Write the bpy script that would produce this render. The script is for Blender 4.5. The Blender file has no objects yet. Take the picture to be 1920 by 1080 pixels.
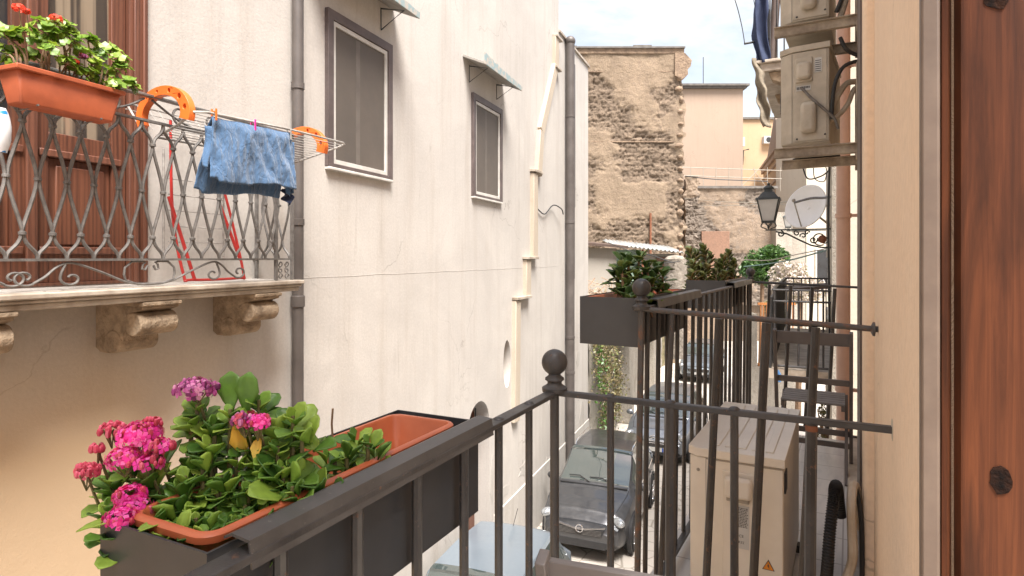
import bpy, bmesh, math, random
from mathutils import Vector, Matrix, noise
from mathutils.geometry import tessellate_polygon
R = math.radians
random.seed(7)
sc = bpy.context.scene
COL = sc.collection

# ---------------------------------------------------------------- camera, sky, sun
FPX = 1130.0; HY = 483.0            # focal length and horizon row in photo pixels
cam = bpy.data.cameras.new('camera'); camo = bpy.data.objects.new('camera', cam); COL.objects.link(camo)
cam.sensor_width = 36; cam.lens = 36 * FPX / 1920; cam.shift_y = -57 / 1920
cam.clip_start = .02; cam.clip_end = 2000
camo.location = (0, 0, 0); camo.rotation_euler = (R(90), 0, 0)
sc.camera = camo
SUN_EL, SUN_AZ = 62, 160            # azimuth clockwise from +Y
w = bpy.data.worlds.new('World'); sc.world = w; w.use_nodes = True
nt = w.node_tree; nt.nodes.clear(); N = nt.nodes.new; LK = nt.links.new
sky = N('ShaderNodeTexSky'); sky.sky_type = 'NISHITA'; sky.sun_disc = False
sky.sun_elevation = R(SUN_EL); sky.sun_rotation = R(SUN_AZ); sky.altitude = 50; sky.air_density = 1; sky.dust_density = 2
skm = N('ShaderNodeMix'); skm.data_type = 'RGBA'; skm.blend_type = 'MULTIPLY'; skm.inputs[0].default_value = 1
skm.inputs[7].default_value = (2.1, 1.72, 1.45, 1); LK(sky.outputs[0], skm.inputs[6])
tc = N('ShaderNodeTexCoord'); mp = N('ShaderNodeMapping'); mp.inputs['Scale'].default_value = (1, 1, 2.6); mp.inputs['Location'].default_value = (.35, .1, .2)
LK(tc.outputs['Generated'], mp.inputs[0])
nz = N('ShaderNodeTexNoise'); nz.inputs['Scale'].default_value = 2.6; nz.inputs['Detail'].default_value = 9; nz.inputs['Roughness'].default_value = .58; nz.inputs['Distortion'].default_value = .4
LK(mp.outputs[0], nz.inputs[0])
rp = N('ShaderNodeValToRGB'); rp.color_ramp.elements[0].position = .43; rp.color_ramp.elements[1].position = .64
LK(nz.outputs[0], rp.inputs[0])
mx = N('ShaderNodeMix'); mx.data_type = 'RGBA'; LK(rp.outputs[0], mx.inputs[0]); LK(skm.outputs[2], mx.inputs[6]); mx.inputs[7].default_value = (6.2, 6.35, 6.5, 1)
bg = N('ShaderNodeBackground'); bg.inputs[1].default_value = .052; LK(mx.outputs[2], bg.inputs[0])
wo = N('ShaderNodeOutputWorld'); LK(bg.outputs[0], wo.inputs[0])
sl = bpy.data.lights.new('sun', 'SUN'); sl.energy = 3.3; sl.angle = R(26); sl.color = (1, .965, .92)
so = bpy.data.objects.new('sun', sl); COL.objects.link(so)
sd = Vector((math.sin(R(SUN_AZ)) * math.cos(R(SUN_EL)), math.cos(R(SUN_AZ)) * math.cos(R(SUN_EL)), math.sin(R(SUN_EL))))
so.rotation_euler = sd.to_track_quat('Z', 'Y').to_euler(); so.location = (0, -5, 20)
vs = sc.view_settings; vs.view_transform = 'Standard'; vs.look = 'None'; vs.exposure = 1.86; vs.gamma = 1
sc.cycles.max_bounces = 8; sc.cycles.diffuse_bounces = 5

# ---------------------------------------------------------------- frames and helpers
class Frame:
    def __init__(s, deg, ox=0, oy=0, oz=0):
        s.a = R(deg); s.u = Vector((math.sin(s.a), math.cos(s.a), 0)); s.l = Vector((-math.cos(s.a), math.sin(s.a), 0))
        s.o = Vector((ox, oy, oz)); s.rz = math.pi / 2 - s.a
    def w(s, p): return s.o + s.u * p[0] + s.l * p[1] + Vector((0, 0, p[2]))
    def inv(s, p):
        d = Vector(p) - s.o; return Vector((d.dot(s.u), d.dot(s.l), d.z))
FW = Frame(90)                       # plain world axes
FA = Frame(29)                       # our own facade (face at y = -.095)
FB = Frame(27.1, 3.82, 7.1)          # the facade further along (face at y = 0)
FL = Frame(21.3)                     # opposite facade (face at y = 3.85)
R1 = Frame(26.3, .126, 1.784)        # rail of our balcony, origin at its corner post
R2 = Frame(29.2, .52, 2.42)          # rail of the next balcony
GZ = -5.3
def img(x, y, Z): return Vector(((x - 960) / FPX * Z, Z, (HY - y) / FPX * Z))
def flin(frame, x, y, Z): return frame.inv(img(x, y, Z))

INFO = {}
def tag(o, label=None, cat=None, group=None, kind=None):
    if label: o['label'] = label
    if cat: o['category'] = cat
    if group: o['group'] = group
    if kind: o['kind'] = kind
    return o
def thing(name, label, cat, frame, base=(0, 0, 0), group=None):
    o = bpy.data.objects.new(name, None); COL.objects.link(o); o.empty_display_size = .1
    o.location = frame.w(base); o.rotation_euler = (0, 0, frame.rz)
    INFO[o.name] = (frame, Vector(base)); return tag(o, label, cat, group)
class MB:
    def __init__(s): s.v = []; s.f = []; s.sm = []
    def add(s, vs, fs, smooth=False):
        n = len(s.v); s.v += [Vector(p) for p in vs]
        for f in fs: s.f.append([i + n for i in f]); s.sm.append(smooth)
        return s
    def box(s, x0, x1, y0, y1, z0, z1, M=None):
        p = [Vector((x, y, z)) for x in (x0, x1) for y in (y0, y1) for z in (z0, z1)]
        if M is not None: p = [M @ q for q in p]
        return s.add(p, [(0, 1, 3, 2), (4, 6, 7, 5), (0, 4, 5, 1), (2, 3, 7, 6), (0, 2, 6, 4), (1, 5, 7, 3)])
    def bar(s, a, b, w, h, up=(0, 0, 1)):     # rectangular bar from a to b, w across, h along 'up'
        a = Vector(a); b = Vector(b); d = (b - a).normalized(); up = Vector(up)
        sd_ = d.cross(up)
        if sd_.length < 1e-4: sd_ = d.cross(Vector((1, 0, 0)))
        sd_.normalize(); up = sd_.cross(d)
        vs_ = []
        for q in (a, b):
            for i, j in ((-1, -1), (1, -1), (1, 1), (-1, 1)): vs_.append(q + sd_ * i * w / 2 + up * j * h / 2)
        return s.add(vs_, [(3, 2, 1, 0), (4, 5, 6, 7), (0, 1, 5, 4), (1, 2, 6, 5), (2, 3, 7, 6), (3, 0, 4, 7)])
    def tube(s, pts, r, n=8, cap=True, ry=None):
        pts = [Vector(p) for p in pts]; rr = r if isinstance(r, (list, tuple)) else [r] * len(pts)
        vs_ = []; fs = []; prev = None
        for i, p in enumerate(pts):
            d = (pts[min(i + 1, len(pts) - 1)] - pts[max(i - 1, 0)])
            if d.length < 1e-9: d = Vector((0, 0, 1))
            d.normalize()
            if prev is None:
                a = Vector((0, 0, 1)) if abs(d.z) < .9 else Vector((1, 0, 0)); e = d.cross(a).normalized()
            else:
                e = prev - d * prev.dot(d)
                e = e.normalized() if e.length > 1e-6 else d.orthogonal().normalized()
            prev = e; g = d.cross(e)
            for k in range(n):
                t = 2 * math.pi * k / n; vs_.append(p + e * math.cos(t) * rr[i] + g * math.sin(t) * rr[i])
        for i in range(len(pts) - 1):
            for k in range(n):
                a = i * n + k; b = i * n + (k + 1) % n; fs.append((a, b, b + n, a + n))
        s.add(vs_, fs, True)
        if cap:
            m = len(s.v) - len(vs_)
            s.f.append([m + k for k in range(n)][::-1]); s.sm.append(False)
            q = m + (len(pts) - 1) * n; s.f.append([q + k for k in range(n)]); s.sm.append(False)
        return s
    def lathe(s, c, prof, n=20, axis='z'):
        c = Vector(c); vs_ = []; fs = []
        for (r, h) in prof:
            for k in range(n):
                t = 2 * math.pi * k / n; x, y = r * math.cos(t), r * math.sin(t)
                vs_.append(c + (Vector((x, y, h)) if axis == 'z' else Vector((x, h, y)) if axis == 'y' else Vector((h, x, y))))
        for i in range(len(prof) - 1):
            for k in range(n):
                a = i * n + k; b = i * n + (k + 1) % n; fs.append((a, b, b + n, a + n))
        return s.add(vs_, fs, True)
    def prism(s, loops, a0, a1, plane='xz', smooth=False):   # loops: outer then holes, extruded from a0 to a1 on the missing axis
        def P(p, a):
            return Vector((p[0], a, p[1])) if plane == 'xz' else Vector((a, p[0], p[1])) if plane == 'yz' else Vector((p[0], p[1], a))
        tri = tessellate_polygon([[Vector((p[0], p[1], 0)) for p in l] for l in loops])
        flat = [p for l in loops for p in l]
        s.add([P(p, a0) for p in flat], tri); s.add([P(p, a1) for p in flat], [t[::-1] for t in tri])
        for l in loops:
            n = len(l); s.add([P(p, a) for a in (a0, a1) for p in l], [(i, (i + 1) % n, (i + 1) % n + n, i + n) for i in range(n)], smooth)
        return s
    def ball(s, c, r, n=14, m=9, sz=1):
        c = Vector(c)
        prof = [(max(r * math.sin(math.pi * i / m), 1e-4), -r * sz * math.cos(math.pi * i / m)) for i in range(m + 1)]
        return s.lathe(c, prof, n)
    def grid(s, fn, nu, nv, smooth=True):
        vs_ = [fn(i / nu, j / nv) for i in range(nu + 1) for j in range(nv + 1)]
        return s.add(vs_, [(i * (nv + 1) + j, (i + 1) * (nv + 1) + j, (i + 1) * (nv + 1) + j + 1, i * (nv + 1) + j + 1) for i in range(nu) for j in range(nv)], smooth)
    def xf(s, M, start=0):
        for i in range(start, len(s.v)): s.v[i] = M @ s.v[i]
        return s
    def build(s, name, m, parent=None, frame=None, bevel=0, solid=0, fix=True, sub=0, sharp=40, attrs=None):
        me = bpy.data.meshes.new(name)
        if parent is not None:
            r_ = parent
            while r_.parent: r_ = r_.parent
            base = INFO[r_.name][1]
        elif frame is not None: base = sum(s.v, Vector()) / len(s.v); base.z = min(p.z for p in s.v)
        else: base = Vector()
        me.from_pydata([p - base for p in s.v], [], s.f)
        me.polygons.foreach_set('use_smooth', s.sm)
        if fix:
            bm = bmesh.new(); bm.from_mesh(me); bmesh.ops.remove_doubles(bm, verts=bm.verts, dist=1e-5)
            bmesh.ops.recalc_face_normals(bm, faces=bm.faces); bm.to_mesh(me); bm.free()
        for an, vals in (attrs or {}).items():
            at = me.attributes.new(an, 'FLOAT', 'POINT'); at.data.foreach_set('value', vals)
        me.set_sharp_from_angle(angle=R(sharp))
        ms = m if isinstance(m, (list, tuple)) else [m]
        for q in ms: me.materials.append(q)
        me.update()
        o = bpy.data.objects.new(name, me); COL.objects.link(o)
        if parent is not None: o.parent = parent
        elif frame is not None:
            o.location = frame.w(base); o.rotation_euler = (0, 0, frame.rz); INFO[o.name] = (frame, base)
        if bevel:
            b = o.modifiers.new('bevel', 'BEVEL'); b.width = bevel; b.segments = 2; b.limit_method = 'ANGLE'; b.angle_limit = R(35)
        if solid:
            b = o.modifiers.new('solid', 'SOLIDIFY'); b.thickness = solid
        if sub:
            b = o.modifiers.new('sub', 'SUBSURF'); b.levels = sub; b.render_levels = sub
        return o
def build_each(m, name, mat, par, **k):      # one object per connected piece
    n = len(m.v); pr = list(range(n))
    def fd(a):
        while pr[a] != a: pr[a] = pr[pr[a]]; a = pr[a]
        return a
    for f in m.f:
        for q_ in f[1:]: pr[fd(q_)] = fd(f[0])
    g = {}
    for i, f in enumerate(m.f): g.setdefault(fd(f[0]), []).append(i)
    for fs in g.values():
        us = sorted({v for i in fs for v in m.f[i]}); mp_ = {v: j for j, v in enumerate(us)}; b = MB(); b.v = [m.v[v] for v in us]; b.f = [[mp_[v] for v in m.f[i]] for i in fs]; b.sm = [m.sm[i] for i in fs]
        b.build(name, mat, par, **k)
def kids(o): return [c for c in bpy.data.objects if c.parent == o]
def copy_tree(o, parent=None):
    c = o.copy(); COL.objects.link(c); c.parent = parent
    if o.name in INFO: INFO[c.name] = INFO[o.name]
    for ch in kids(o): copy_tree(ch, c)
    return c
def text_mesh(txt, size, M):
    cu = bpy.data.curves.new('t', 'FONT'); cu.body = txt; cu.size = size; cu.align_x = 'CENTER'; cu.align_y = 'CENTER'; cu.extrude = size * .01
    o = bpy.data.objects.new('t', cu); COL.objects.link(o)
    dg = bpy.context.evaluated_depsgraph_get(); me = bpy.data.meshes.new_from_object(o.evaluated_get(dg))
    m = MB(); m.add([M @ v.co for v in me.vertices], [tuple(p.vertices) for p in me.polygons])
    bpy.data.objects.remove(o); bpy.data.curves.remove(cu); bpy.data.meshes.remove(me); return m
def spiral(c, r0, r1, t0, t1, n=18):
    out = []
    for i in range(n + 1):
        k = i / n; r = r0 + (r1 - r0) * k; t = R(t0 + (t1 - t0) * k); out.append((c[0] + r * math.cos(t), c[1] + r * math.sin(t)))
    return out
def bez(p0, p1, p2, p3, n=10):
    p0, p1, p2, p3 = map(Vector, (p0, p1, p2, p3)); o = []
    for i in range(n + 1):
        t = i / n; o.append(p0 * (1 - t) ** 3 + p1 * 3 * t * (1 - t) ** 2 + p2 * 3 * t * t * (1 - t) + p3 * t ** 3)
    return o
def smooth_path(pts, n=5):
    pts = [Vector(p) for p in pts]; o = []
    for i in range(len(pts) - 1):
        a = pts[max(i - 1, 0)]; b = pts[i]; c = pts[i + 1]; d = pts[min(i + 2, len(pts) - 1)]
        for k in range(n):
            t = k / n; o.append(.5 * ((2 * b) + (c - a) * t + (2 * a - 5 * b + 4 * c - d) * t * t + (3 * b - a - 3 * c + d) * t ** 3))
    return o + [pts[-1]]

# ---------------------------------------------------------------- materials
class NT:
    def __init__(s, name):
        s.m = bpy.data.materials.new(name); s.m.use_nodes = True; s.t = s.m.node_tree; s.b = s.t.nodes['Principled BSDF']
        s.tc = s.t.nodes.new('ShaderNodeTexCoord'); s.co = s.tc.outputs['Object']
    def n(s, k, **kw):
        o = s.t.nodes.new(k)
        for a, b in kw.items(): setattr(o, a, b)
        return o
    def k(s, a, b): s.t.links.new(a, b)
    def map(s, sx=1, sy=1, sz=1, rot=(0, 0, 0)):
        o = s.n('ShaderNodeMapping'); o.inputs['Scale'].default_value = (sx, sy, sz); o.inputs['Rotation'].default_value = rot; s.k(s.co, o.inputs[0]); return o.outputs[0]
    def noise(s, scale, co=None, det=6, ro=.6, dist=0):
        o = s.n('ShaderNodeTexNoise'); o.inputs['Scale'].default_value = scale; o.inputs['Detail'].default_value = det; o.inputs['Roughness'].default_value = ro; o.inputs['Distortion'].default_value = dist
        s.k(co or s.co, o.inputs['Vector']); return o.outputs[0]
    def ramp(s, f, stops):
        o = s.n('ShaderNodeValToRGB'); e = o.color_ramp.elements
        while len(e) < len(stops): e.new(.5)
        for i, (p, c) in enumerate(stops):
            e[i].position = p; e[i].color = (c, c, c, 1) if isinstance(c, (int, float)) else (*c, 1)
        s.k(f, o.inputs[0]); return o.outputs[0]
    def mix(s, f, a, b, mode='MIX'):
        o = s.n('ShaderNodeMix', data_type='RGBA', blend_type=mode)
        for i, x in ((0, f), (6, a), (7, b)):
            if isinstance(x, (int, float)): o.inputs[i].default_value = x if i == 0 else (x, x, x, 1)
            elif isinstance(x, tuple): o.inputs[i].default_value = (*x, 1)
            else: s.k(x, o.inputs[i])
        return o.outputs[2]
    def math(s, op, a, b=0.5):
        o = s.n('ShaderNodeMath', operation=op)
        for i, x in ((0, a), (1, b)):
            if isinstance(x, (int, float)): o.inputs[i].default_value = x
            else: s.k(x, o.inputs[i])
        return o.outputs[0]
    def bump(s, h, st=.3, dist=.01):
        o = s.n('ShaderNodeBump'); o.inputs['Strength'].default_value = st; o.inputs['Distance'].default_value = dist
        s.k(h, o.inputs['Height']); s.k(o.outputs[0], s.b.inputs['Normal'])
    def col(s, c):
        if isinstance(c, tuple): s.b.inputs['Base Color'].default_value = (*c, 1)
        else: s.k(c, s.b.inputs['Base Color'])
    def set(s, rough=None, metal=None, spec=None, coat=None):
        i = s.b.inputs
        if rough is not None:
            if isinstance(rough, (int, float)): i['Roughness'].default_value = rough
            else: s.k(rough, i['Roughness'])
        if metal is not None: i['Metallic'].default_value = metal
        if spec is not None: i['Specular IOR Level'].default_value = spec
        if coat is not None: i['Coat Weight'].default_value = coat; i['Coat Roughness'].default_value = .06
def MT(name, c, c2=None, rough=.6, scale=4, bump=.15, bs=60, bd=.002, metal=0, spec=.5, coat=None, lo=.35, hi=.65):
    q = NT(name); c2 = c2 or tuple(x * .8 for x in c)
    q.col(q.mix(q.ramp(q.noise(scale), [(lo, 0), (hi, 1)]), c2, c)); q.set(rough, metal, spec, coat)
    if bump: q.bump(q.noise(bs, det=3), bump, bd)
    return q.m
def plaster(name, c, stain, c3, streak=.35, bs=45, st=.35, patch=.5):
    q = NT(name)
    big = q.ramp(q.noise(.55, det=7, ro=.65, dist=.6), [(.32, 0), (.7, 1)])
    col = q.mix(q.math('MULTIPLY', big, patch), c, c3)
    sv = q.ramp(q.noise(1.0, q.map(3.2, 3.2, .22), det=6, ro=.7), [(.5, 0), (.78, 1)])
    col = q.mix(q.math('MULTIPLY', sv, streak), col, stain)
    spots = q.ramp(q.noise(5.5, det=8, ro=.75), [(.60, 0), (.75, 1)])
    col = q.mix(q.math('MULTIPLY', spots, .28), col, stain)
    rep_ = q.ramp(q.noise(.9, q.map(1, 1, .8), det=10, ro=.62, dist=1.2), [(.555, 0), (.575, 1)])
    col = q.mix(q.math('MULTIPLY', rep_, .30 * patch), col, c3)
    dr = q.ramp(q.noise(1.0, q.map(7, 7, .35), det=8, ro=.75), [(.56, 0), (.70, 1)])
    dr = q.math('MULTIPLY', dr, q.ramp(q.noise(.45, det=4), [(.45, 0), (.6, 1)])); col = q.mix(q.math('MULTIPLY', dr, streak), col, tuple(x * .8 for x in stain))
    vc = q.n('ShaderNodeTexVoronoi', feature='DISTANCE_TO_EDGE'); vc.inputs['Scale'].default_value = .42
    wn_ = q.n('ShaderNodeTexNoise'); wn_.inputs['Scale'].default_value = 1.7; wn_.inputs['Detail'].default_value = 8; q.k(q.co, wn_.inputs['Vector'])
    sv_ = q.n('ShaderNodeVectorMath', operation='ADD'); ss_ = q.n('ShaderNodeVectorMath', operation='SCALE'); q.k(wn_.outputs['Color'], ss_.inputs[0]); ss_.inputs['Scale'].default_value = .9; q.k(q.co, sv_.inputs[0]); q.k(ss_.outputs[0], sv_.inputs[1]); q.k(sv_.outputs[0], vc.inputs['Vector'])
    ck = q.math('MULTIPLY', q.ramp(vc.outputs['Distance'], [(.0, 1), (.0035, 0)]), q.ramp(q.noise(.6, det=3), [(.5, 0), (.62, 1)])); col = q.mix(q.math('MULTIPLY', ck, .55), col, tuple(x * .5 for x in stain))
    fine = q.ramp(q.noise(38, det=4), [(.3, .93), (.7, 1.05)])
    col = q.mix(1.0, col, fine, 'MULTIPLY'); q.col(col); q.set(.88, spec=.25)
    q.bump(q.math('ADD', q.noise(bs, det=5, ro=.7), q.math('MULTIPLY', q.noise(4, det=3), 1.6)), st, .006)
    return q.m
def wood(name, c, c2, knots=False, sc_=1, coat=.25, rough=.45):
    q = NT(name)
    wv = q.n('ShaderNodeTexWave', wave_type='BANDS', bands_direction='X'); wv.inputs['Scale'].default_value = 5 * sc_; wv.inputs['Distortion'].default_value = 7; wv.inputs['Detail'].default_value = 4; wv.inputs['Detail Scale'].default_value = 1.2
    q.k(q.map(2.2, 2.2, .12), wv.inputs['Vector'])
    gr = q.noise(30 * sc_, q.map(2, 2, .05), det=6, ro=.7)
    f = q.math('ADD', q.math('MULTIPLY', wv.outputs['Fac'], .22), q.math('MULTIPLY', gr, .78))
    big = q.ramp(q.noise(3.2, q.map(1, 1, .35), det=5), [(.3, 0), (.7, 1)])
    col = q.mix(q.ramp(f, [(.32, 0), (.62, 1)]), c2, c)
    col = q.mix(q.math('MULTIPLY', big, .35), col, tuple(x * .55 for x in c2))
    q.col(col); q.set(rough, coat=coat); q.bump(f, .12, .001); return q.m
mats = {}
mats['plaster_opp'] = plaster('plaster_opposite', (.55, .50, .445), (.40, .34, .27), (.49, .45, .40), .45, patch=.9)
mats['plaster_left'] = plaster('plaster_warm', (.57, .48, .375), (.44, .35, .25), (.52, .43, .32), .3, patch=.8)
mats['plaster_own'] = plaster('plaster_own_facade', (.80, .61, .44), (.60, .42, .28), (.82, .67, .51), .35, 26, .6)
mats['plaster_pink'] = plaster('plaster_pink', (.37, .28, .215), (.29, .215, .165), (.39, .305, .24), .35, 8, .4)
mats['plaster_orange'] = plaster('plaster_orange', (.47, .33, .205), (.38, .26, .16), (.48, .36, .24), .35, 8, .4)
mats['plaster_cream'] = plaster('plaster_cream', (.50, .445, .36), (.38, .32, .25), (.54, .49, .41), .3, 8, .3)
mats['plaster_shed'] = plaster('plaster_shed', (.36, .33, .29), (.22, .19, .15), (.40, .38, .34), .5, 8, .4)
mats['wood_door'] = wood('wood_door', (.175, .066, .036), (.085, .031, .018), coat=.1)
mats['wood_frame'] = wood('wood_frame', (.20, .08, .048), (.105, .041, .025), sc_=.8, coat=.1)
q = NT('painted_iron'); ch_ = q.ramp(q.noise(34, det=8, ro=.75), [(.60, 0), (.645, 1)]); ds_ = q.ramp(q.noise(7, q.map(1, 1, .6), det=7, ro=.7), [(.4, 0), (.7, 1)])
q.col(q.mix(q.math('MULTIPLY', ch_, .75), q.mix(ds_, (.032, .031, .032), (.068, .064, .062)), (.15, .075, .042))); q.set(q.math('ADD', q.math('MULTIPLY', ds_, .25), .34)); q.bump(q.math('ADD', q.noise(60, det=5), ch_), .5, .002); mats['iron'] = q.m
mats['iron_left'] = MT('weathered_iron', (.19, .18, .17), (.11, .10, .092), .5, 20, .4, 120, .001, metal=.2)
q = NT('rusty_iron'); rr_ = q.ramp(q.noise(26, det=7, ro=.7), [(.5, 0), (.64, 1)])
q.col(q.mix(q.math('MULTIPLY', rr_, .7), q.mix(q.noise(8), (.052, .049, .048), (.085, .08, .076)), (.16, .065, .03))); q.set(.5); q.bump(q.noise(70), .5, .002); mats['iron_rust'] = q.m
mats['planter_metal'] = MT('planter_sheet_metal', (.040, .042, .046), (.030, .031, .034), .42, 6, .15, 90, .001)
q = NT('cover_sheet_metal'); ch_ = q.ramp(q.noise(60, det=8, ro=.8), [(.62, 0), (.66, 1)]); ds_ = q.ramp(q.noise(9, det=9, ro=.75), [(.38, 0), (.68, 1)])
q.col(q.mix(q.math('MULTIPLY', ch_, .5), q.mix(ds_, (.050, .048, .048), (.085, .082, .08)), (.22, .20, .18))); q.set(q.math('ADD', q.math('MULTIPLY', ds_, .2), .36)); q.bump(q.noise(40, det=5), .15, .002); mats['cover_metal'] = q.m
mats['terracotta'] = MT('terracotta_plastic', (.50, .135, .055), (.40, .10, .04), .42, 7, .1, 80, .001)
mats['terracotta_dark'] = MT('terracotta_trough', (.42, .10, .038), (.32, .075, .03), .5, 7, .1, 80, .001)
mats['soil'] = MT('soil', (.07, .045, .03), (.02, .014, .01), .95, 40, 1, 90, .01)
mats['pipe_grey'] = MT('grey_pipe', (.115, .10, .092), (.08, .068, .062), .5, 3, .1, 30, .001)
mats['pipe_brown'] = MT('brown_pipe', (.13, .095, .08), (.085, .062, .052), .5, 5, .2, 30, .001)
mats['pipe_pink'] = MT('pink_pipe', (.56, .37, .285), (.48, .31, .24), .5, 5, .15, 30, .001)
mats['frame_brown'] = MT('brown_window_frame', (.13, .10, .095), (.085, .066, .062), .5, 6, .15, 60, .001)
mats['frame_white'] = MT('white_frame', (.62, .60, .56), (.5, .48, .44), .5, 6, .1, 60, .001)
mats['marble'] = MT('marble_slab', (.46, .40, .33), (.22, .17, .125), .6, 5, .4, 30, .004, lo=.3, hi=.6)
q = NT('tile_floor'); br = q.n('ShaderNodeTexBrick'); br.offset = 0; br.inputs['Scale'].default_value = 1; br.inputs['Brick Width'].default_value = .3; br.inputs['Row Height'].default_value = .3; br.inputs['Mortar Size'].default_value = .004
br.inputs['Color1'].default_value = (.60, .58, .55, 1); br.inputs['Color2'].default_value = (.54, .52, .5, 1); br.inputs['Mortar'].default_value = (.3, .28, .26, 1); q.k(q.co, br.inputs[0])
q.col(q.mix(q.math('MULTIPLY', q.ramp(q.noise(5, q.map(1, 5, 1)), [(.45, 0), (.7, 1)]), .5), br.outputs[0], (.36, .36, .37))); q.set(.3); mats['tile'] = q.m
def stone(name, c1, c2, dark, plaster_c, c5=None):
    q = NT(name); at = q.n('ShaderNodeAttribute', attribute_name='erosion'); e = at.outputs['Fac']
    tone = q.n('ShaderNodeAttribute', attribute_name='tone').outputs['Fac']
    grain = q.noise(5.5, det=10, ro=.75); fine = q.noise(19, det=8, ro=.8)
    st = q.mix(tone, c1, c2); st = q.mix(q.ramp(grain, [(.38, 0), (.62, 1)]), st, c2)
    pits = q.ramp(q.noise(9, det=8, ro=.75), [(.36, 1), (.45, 0)]); st = q.mix(q.math('MULTIPLY', pits, .75), st, dark)
    pm = q.mix(q.ramp(q.noise(.8, q.map(1.4, 1, .55), det=8, ro=.7), [(.38, 0), (.66, 1)]), plaster_c, tuple(x * .72 for x in plaster_c))
    pm = q.mix(q.math('MULTIPLY', q.ramp(q.noise(3.1, det=9, ro=.75), [(.52, 0), (.64, 1)]), .6), pm, c5 or c1)
    pm = q.mix(q.math('MULTIPLY', q.ramp(q.noise(16, det=6, ro=.75), [(.33, 1), (.40, 0)]), .45), pm, dark)
    es = q.ramp(q.math('ADD', e, q.math('MULTIPLY', q.math('SUBTRACT', grain, .5), .9)), [(.42, 0), (.56, 1)])
    col = q.mix(es, pm, st); col = q.mix(1., col, q.ramp(fine, [(.3, .8), (.72, 1.18)]), 'MULTIPLY'); q.col(col); q.set(.93, spec=.15)
    q.bump(q.math('ADD', q.math('MULTIPLY', grain, 1.3), fine), .8, .08); return q.m
mats['ruin'] = stone('old_stone_wall', (.31, .235, .17), (.20, .152, .112), (.05, .04, .033), (.34, .26, .185), (.245, .185, .14))
mats['ruin_grey'] = stone('grey_ruin_wall', (.27, .225, .185), (.20, .165, .135), (.06, .048, .04), (.33, .255, .19), (.22, .19, .165))
mats['retain'] = stone('retaining_stone', (.36, .315, .255), (.28, .24, .19), (.10, .085, .065), (.44, .40, .34), (.34, .30, .25))
mats['corbel'] = MT('tufa_stone', (.36, .275, .19), (.17, .125, .085), .92, 11, 1, 42, .012, lo=.32, hi=.62, spec=.2)
q = NT('cobble_paving'); vo = q.n('ShaderNodeTexVoronoi', feature='DISTANCE_TO_EDGE'); vo.inputs['Scale'].default_value = 2.6; q.k(q.map(1, 1, 1), vo.inputs['Vector'])
jn = q.ramp(vo.outputs['Distance'], [(.0, 0), (.045, 1)]); c_ = q.mix(q.noise(1.2, det=8, ro=.7), (.42, .38, .33), (.56, .52, .47))
q.col(q.mix(jn, (.27, .24, .2), c_)); q.set(.75); q.bump(q.math('ADD', jn, q.noise(12, det=6)), .5, .015); mats['paving'] = q.m
mats['grass_earth'] = MT('scrub_earth', (.30, .24, .15), (.11, .11, .04), .95, 5, .8, 20, .05)
mats['ac'] = MT('ac_beige', (.74, .69, .60), (.67, .62, .54), .42, 5, .08, 60, .0006)
mats['ac_old'] = MT('ac_weathered', (.54, .49, .40), (.38, .335, .265), .6, 8, .3, 40, .001, lo=.3, hi=.7)
mats['ac_old_light'] = MT('ac_weathered_side', (.45, .43, .38), (.34, .31, .26), .55, 6, .2, 40, .001)
mats['bracket_old'] = MT('weathered_bracket', (.42, .36, .28), (.22, .18, .14), .75, 14, .5, 50, .002)
mats['black'] = MT('black_rubber', (.022, .022, .024), (.012, .012, .013), .5, 8, .1)
mats['sticker'] = MT('sticker_white', (.55, .55, .53), (.48, .48, .46), .5, 8, 0)
mats['ink'] = MT('ink', (.05, .05, .05), None, .6, 8, 0)
mats['warn'] = MT('warning_orange', (.80, .28, .015), None, .5, 8, 0)
mats['orange_plastic'] = MT('orange_plastic', (.80, .175, .03), (.68, .14, .025), .38, 6, .05)
mats['wire_white'] = MT('rack_wire', (.42, .40, .37), (.24, .22, .2), .4, 20, .1)
mats['red_metal'] = MT('red_painted_tube', (.50, .035, .03), (.38, .03, .025), .35, 6, .05)
q = NT('blue_cloth'); cl = q.mix(q.ramp(q.noise(9, det=6), [(.3, 0), (.7, 1)]), (.068, .135, .245), (.074, .143, .258)); q.col(cl); q.set(.9, spec=.15); q.bump(q.math('ADD', q.noise(9, q.map(2.2, 1, .8), det=7, ro=.6, dist=1.5), q.math('MULTIPLY', q.noise(240, det=2), .05)), .9, .022); q.b.inputs['Sheen Weight'].default_value = .3; mats['blue_cloth'] = q.m
mats['navy'] = MT('navy_cloth', (.022, .032, .075), (.035, .05, .10), .9, 8, .3, 80)
mats['rag'] = MT('rag_cloth', (.27, .23, .17), (.14, .115, .085), .95, 12, .5, 50, .005)
mats['chair_paint'] = MT('chair_grey_brown', (.125, .108, .10), (.09, .076, .07), .5, 6, .2, 60, .001)
mats['slat_grey'] = MT('seat_slat_grey', (.20, .19, .185), (.14, .13, .125), .55, 6, .2, 60, .001)
mats['dish'] = MT('dish_white', (.86, .85, .84), (.8, .79, .77), .4, 3, 0)
mats['foam'] = MT('foam_pipe', (.55, .47, .37), (.42, .33, .23), .8, 9, .5, 40, .004)
mats['peel'] = MT('peeling_blue_paint', (.26, .34, .35), (.42, .38, .33), .8, 13, .5, 40, .004, lo=.44, hi=.54)
mats['canopy_under'] = MT('canopy_underside', (.36, .34, .31), (.27, .25, .22), .75, 8, .3)
mats['glass_lamp'] = MT('frosted_lamp_glass', (.55, .54, .52), (.48, .47, .45), .25, 4, 0)
mats['lamp_iron'] = MT('lamp_iron', (.05, .058, .056), (.035, .04, .04), .5, 8, .2)
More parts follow.
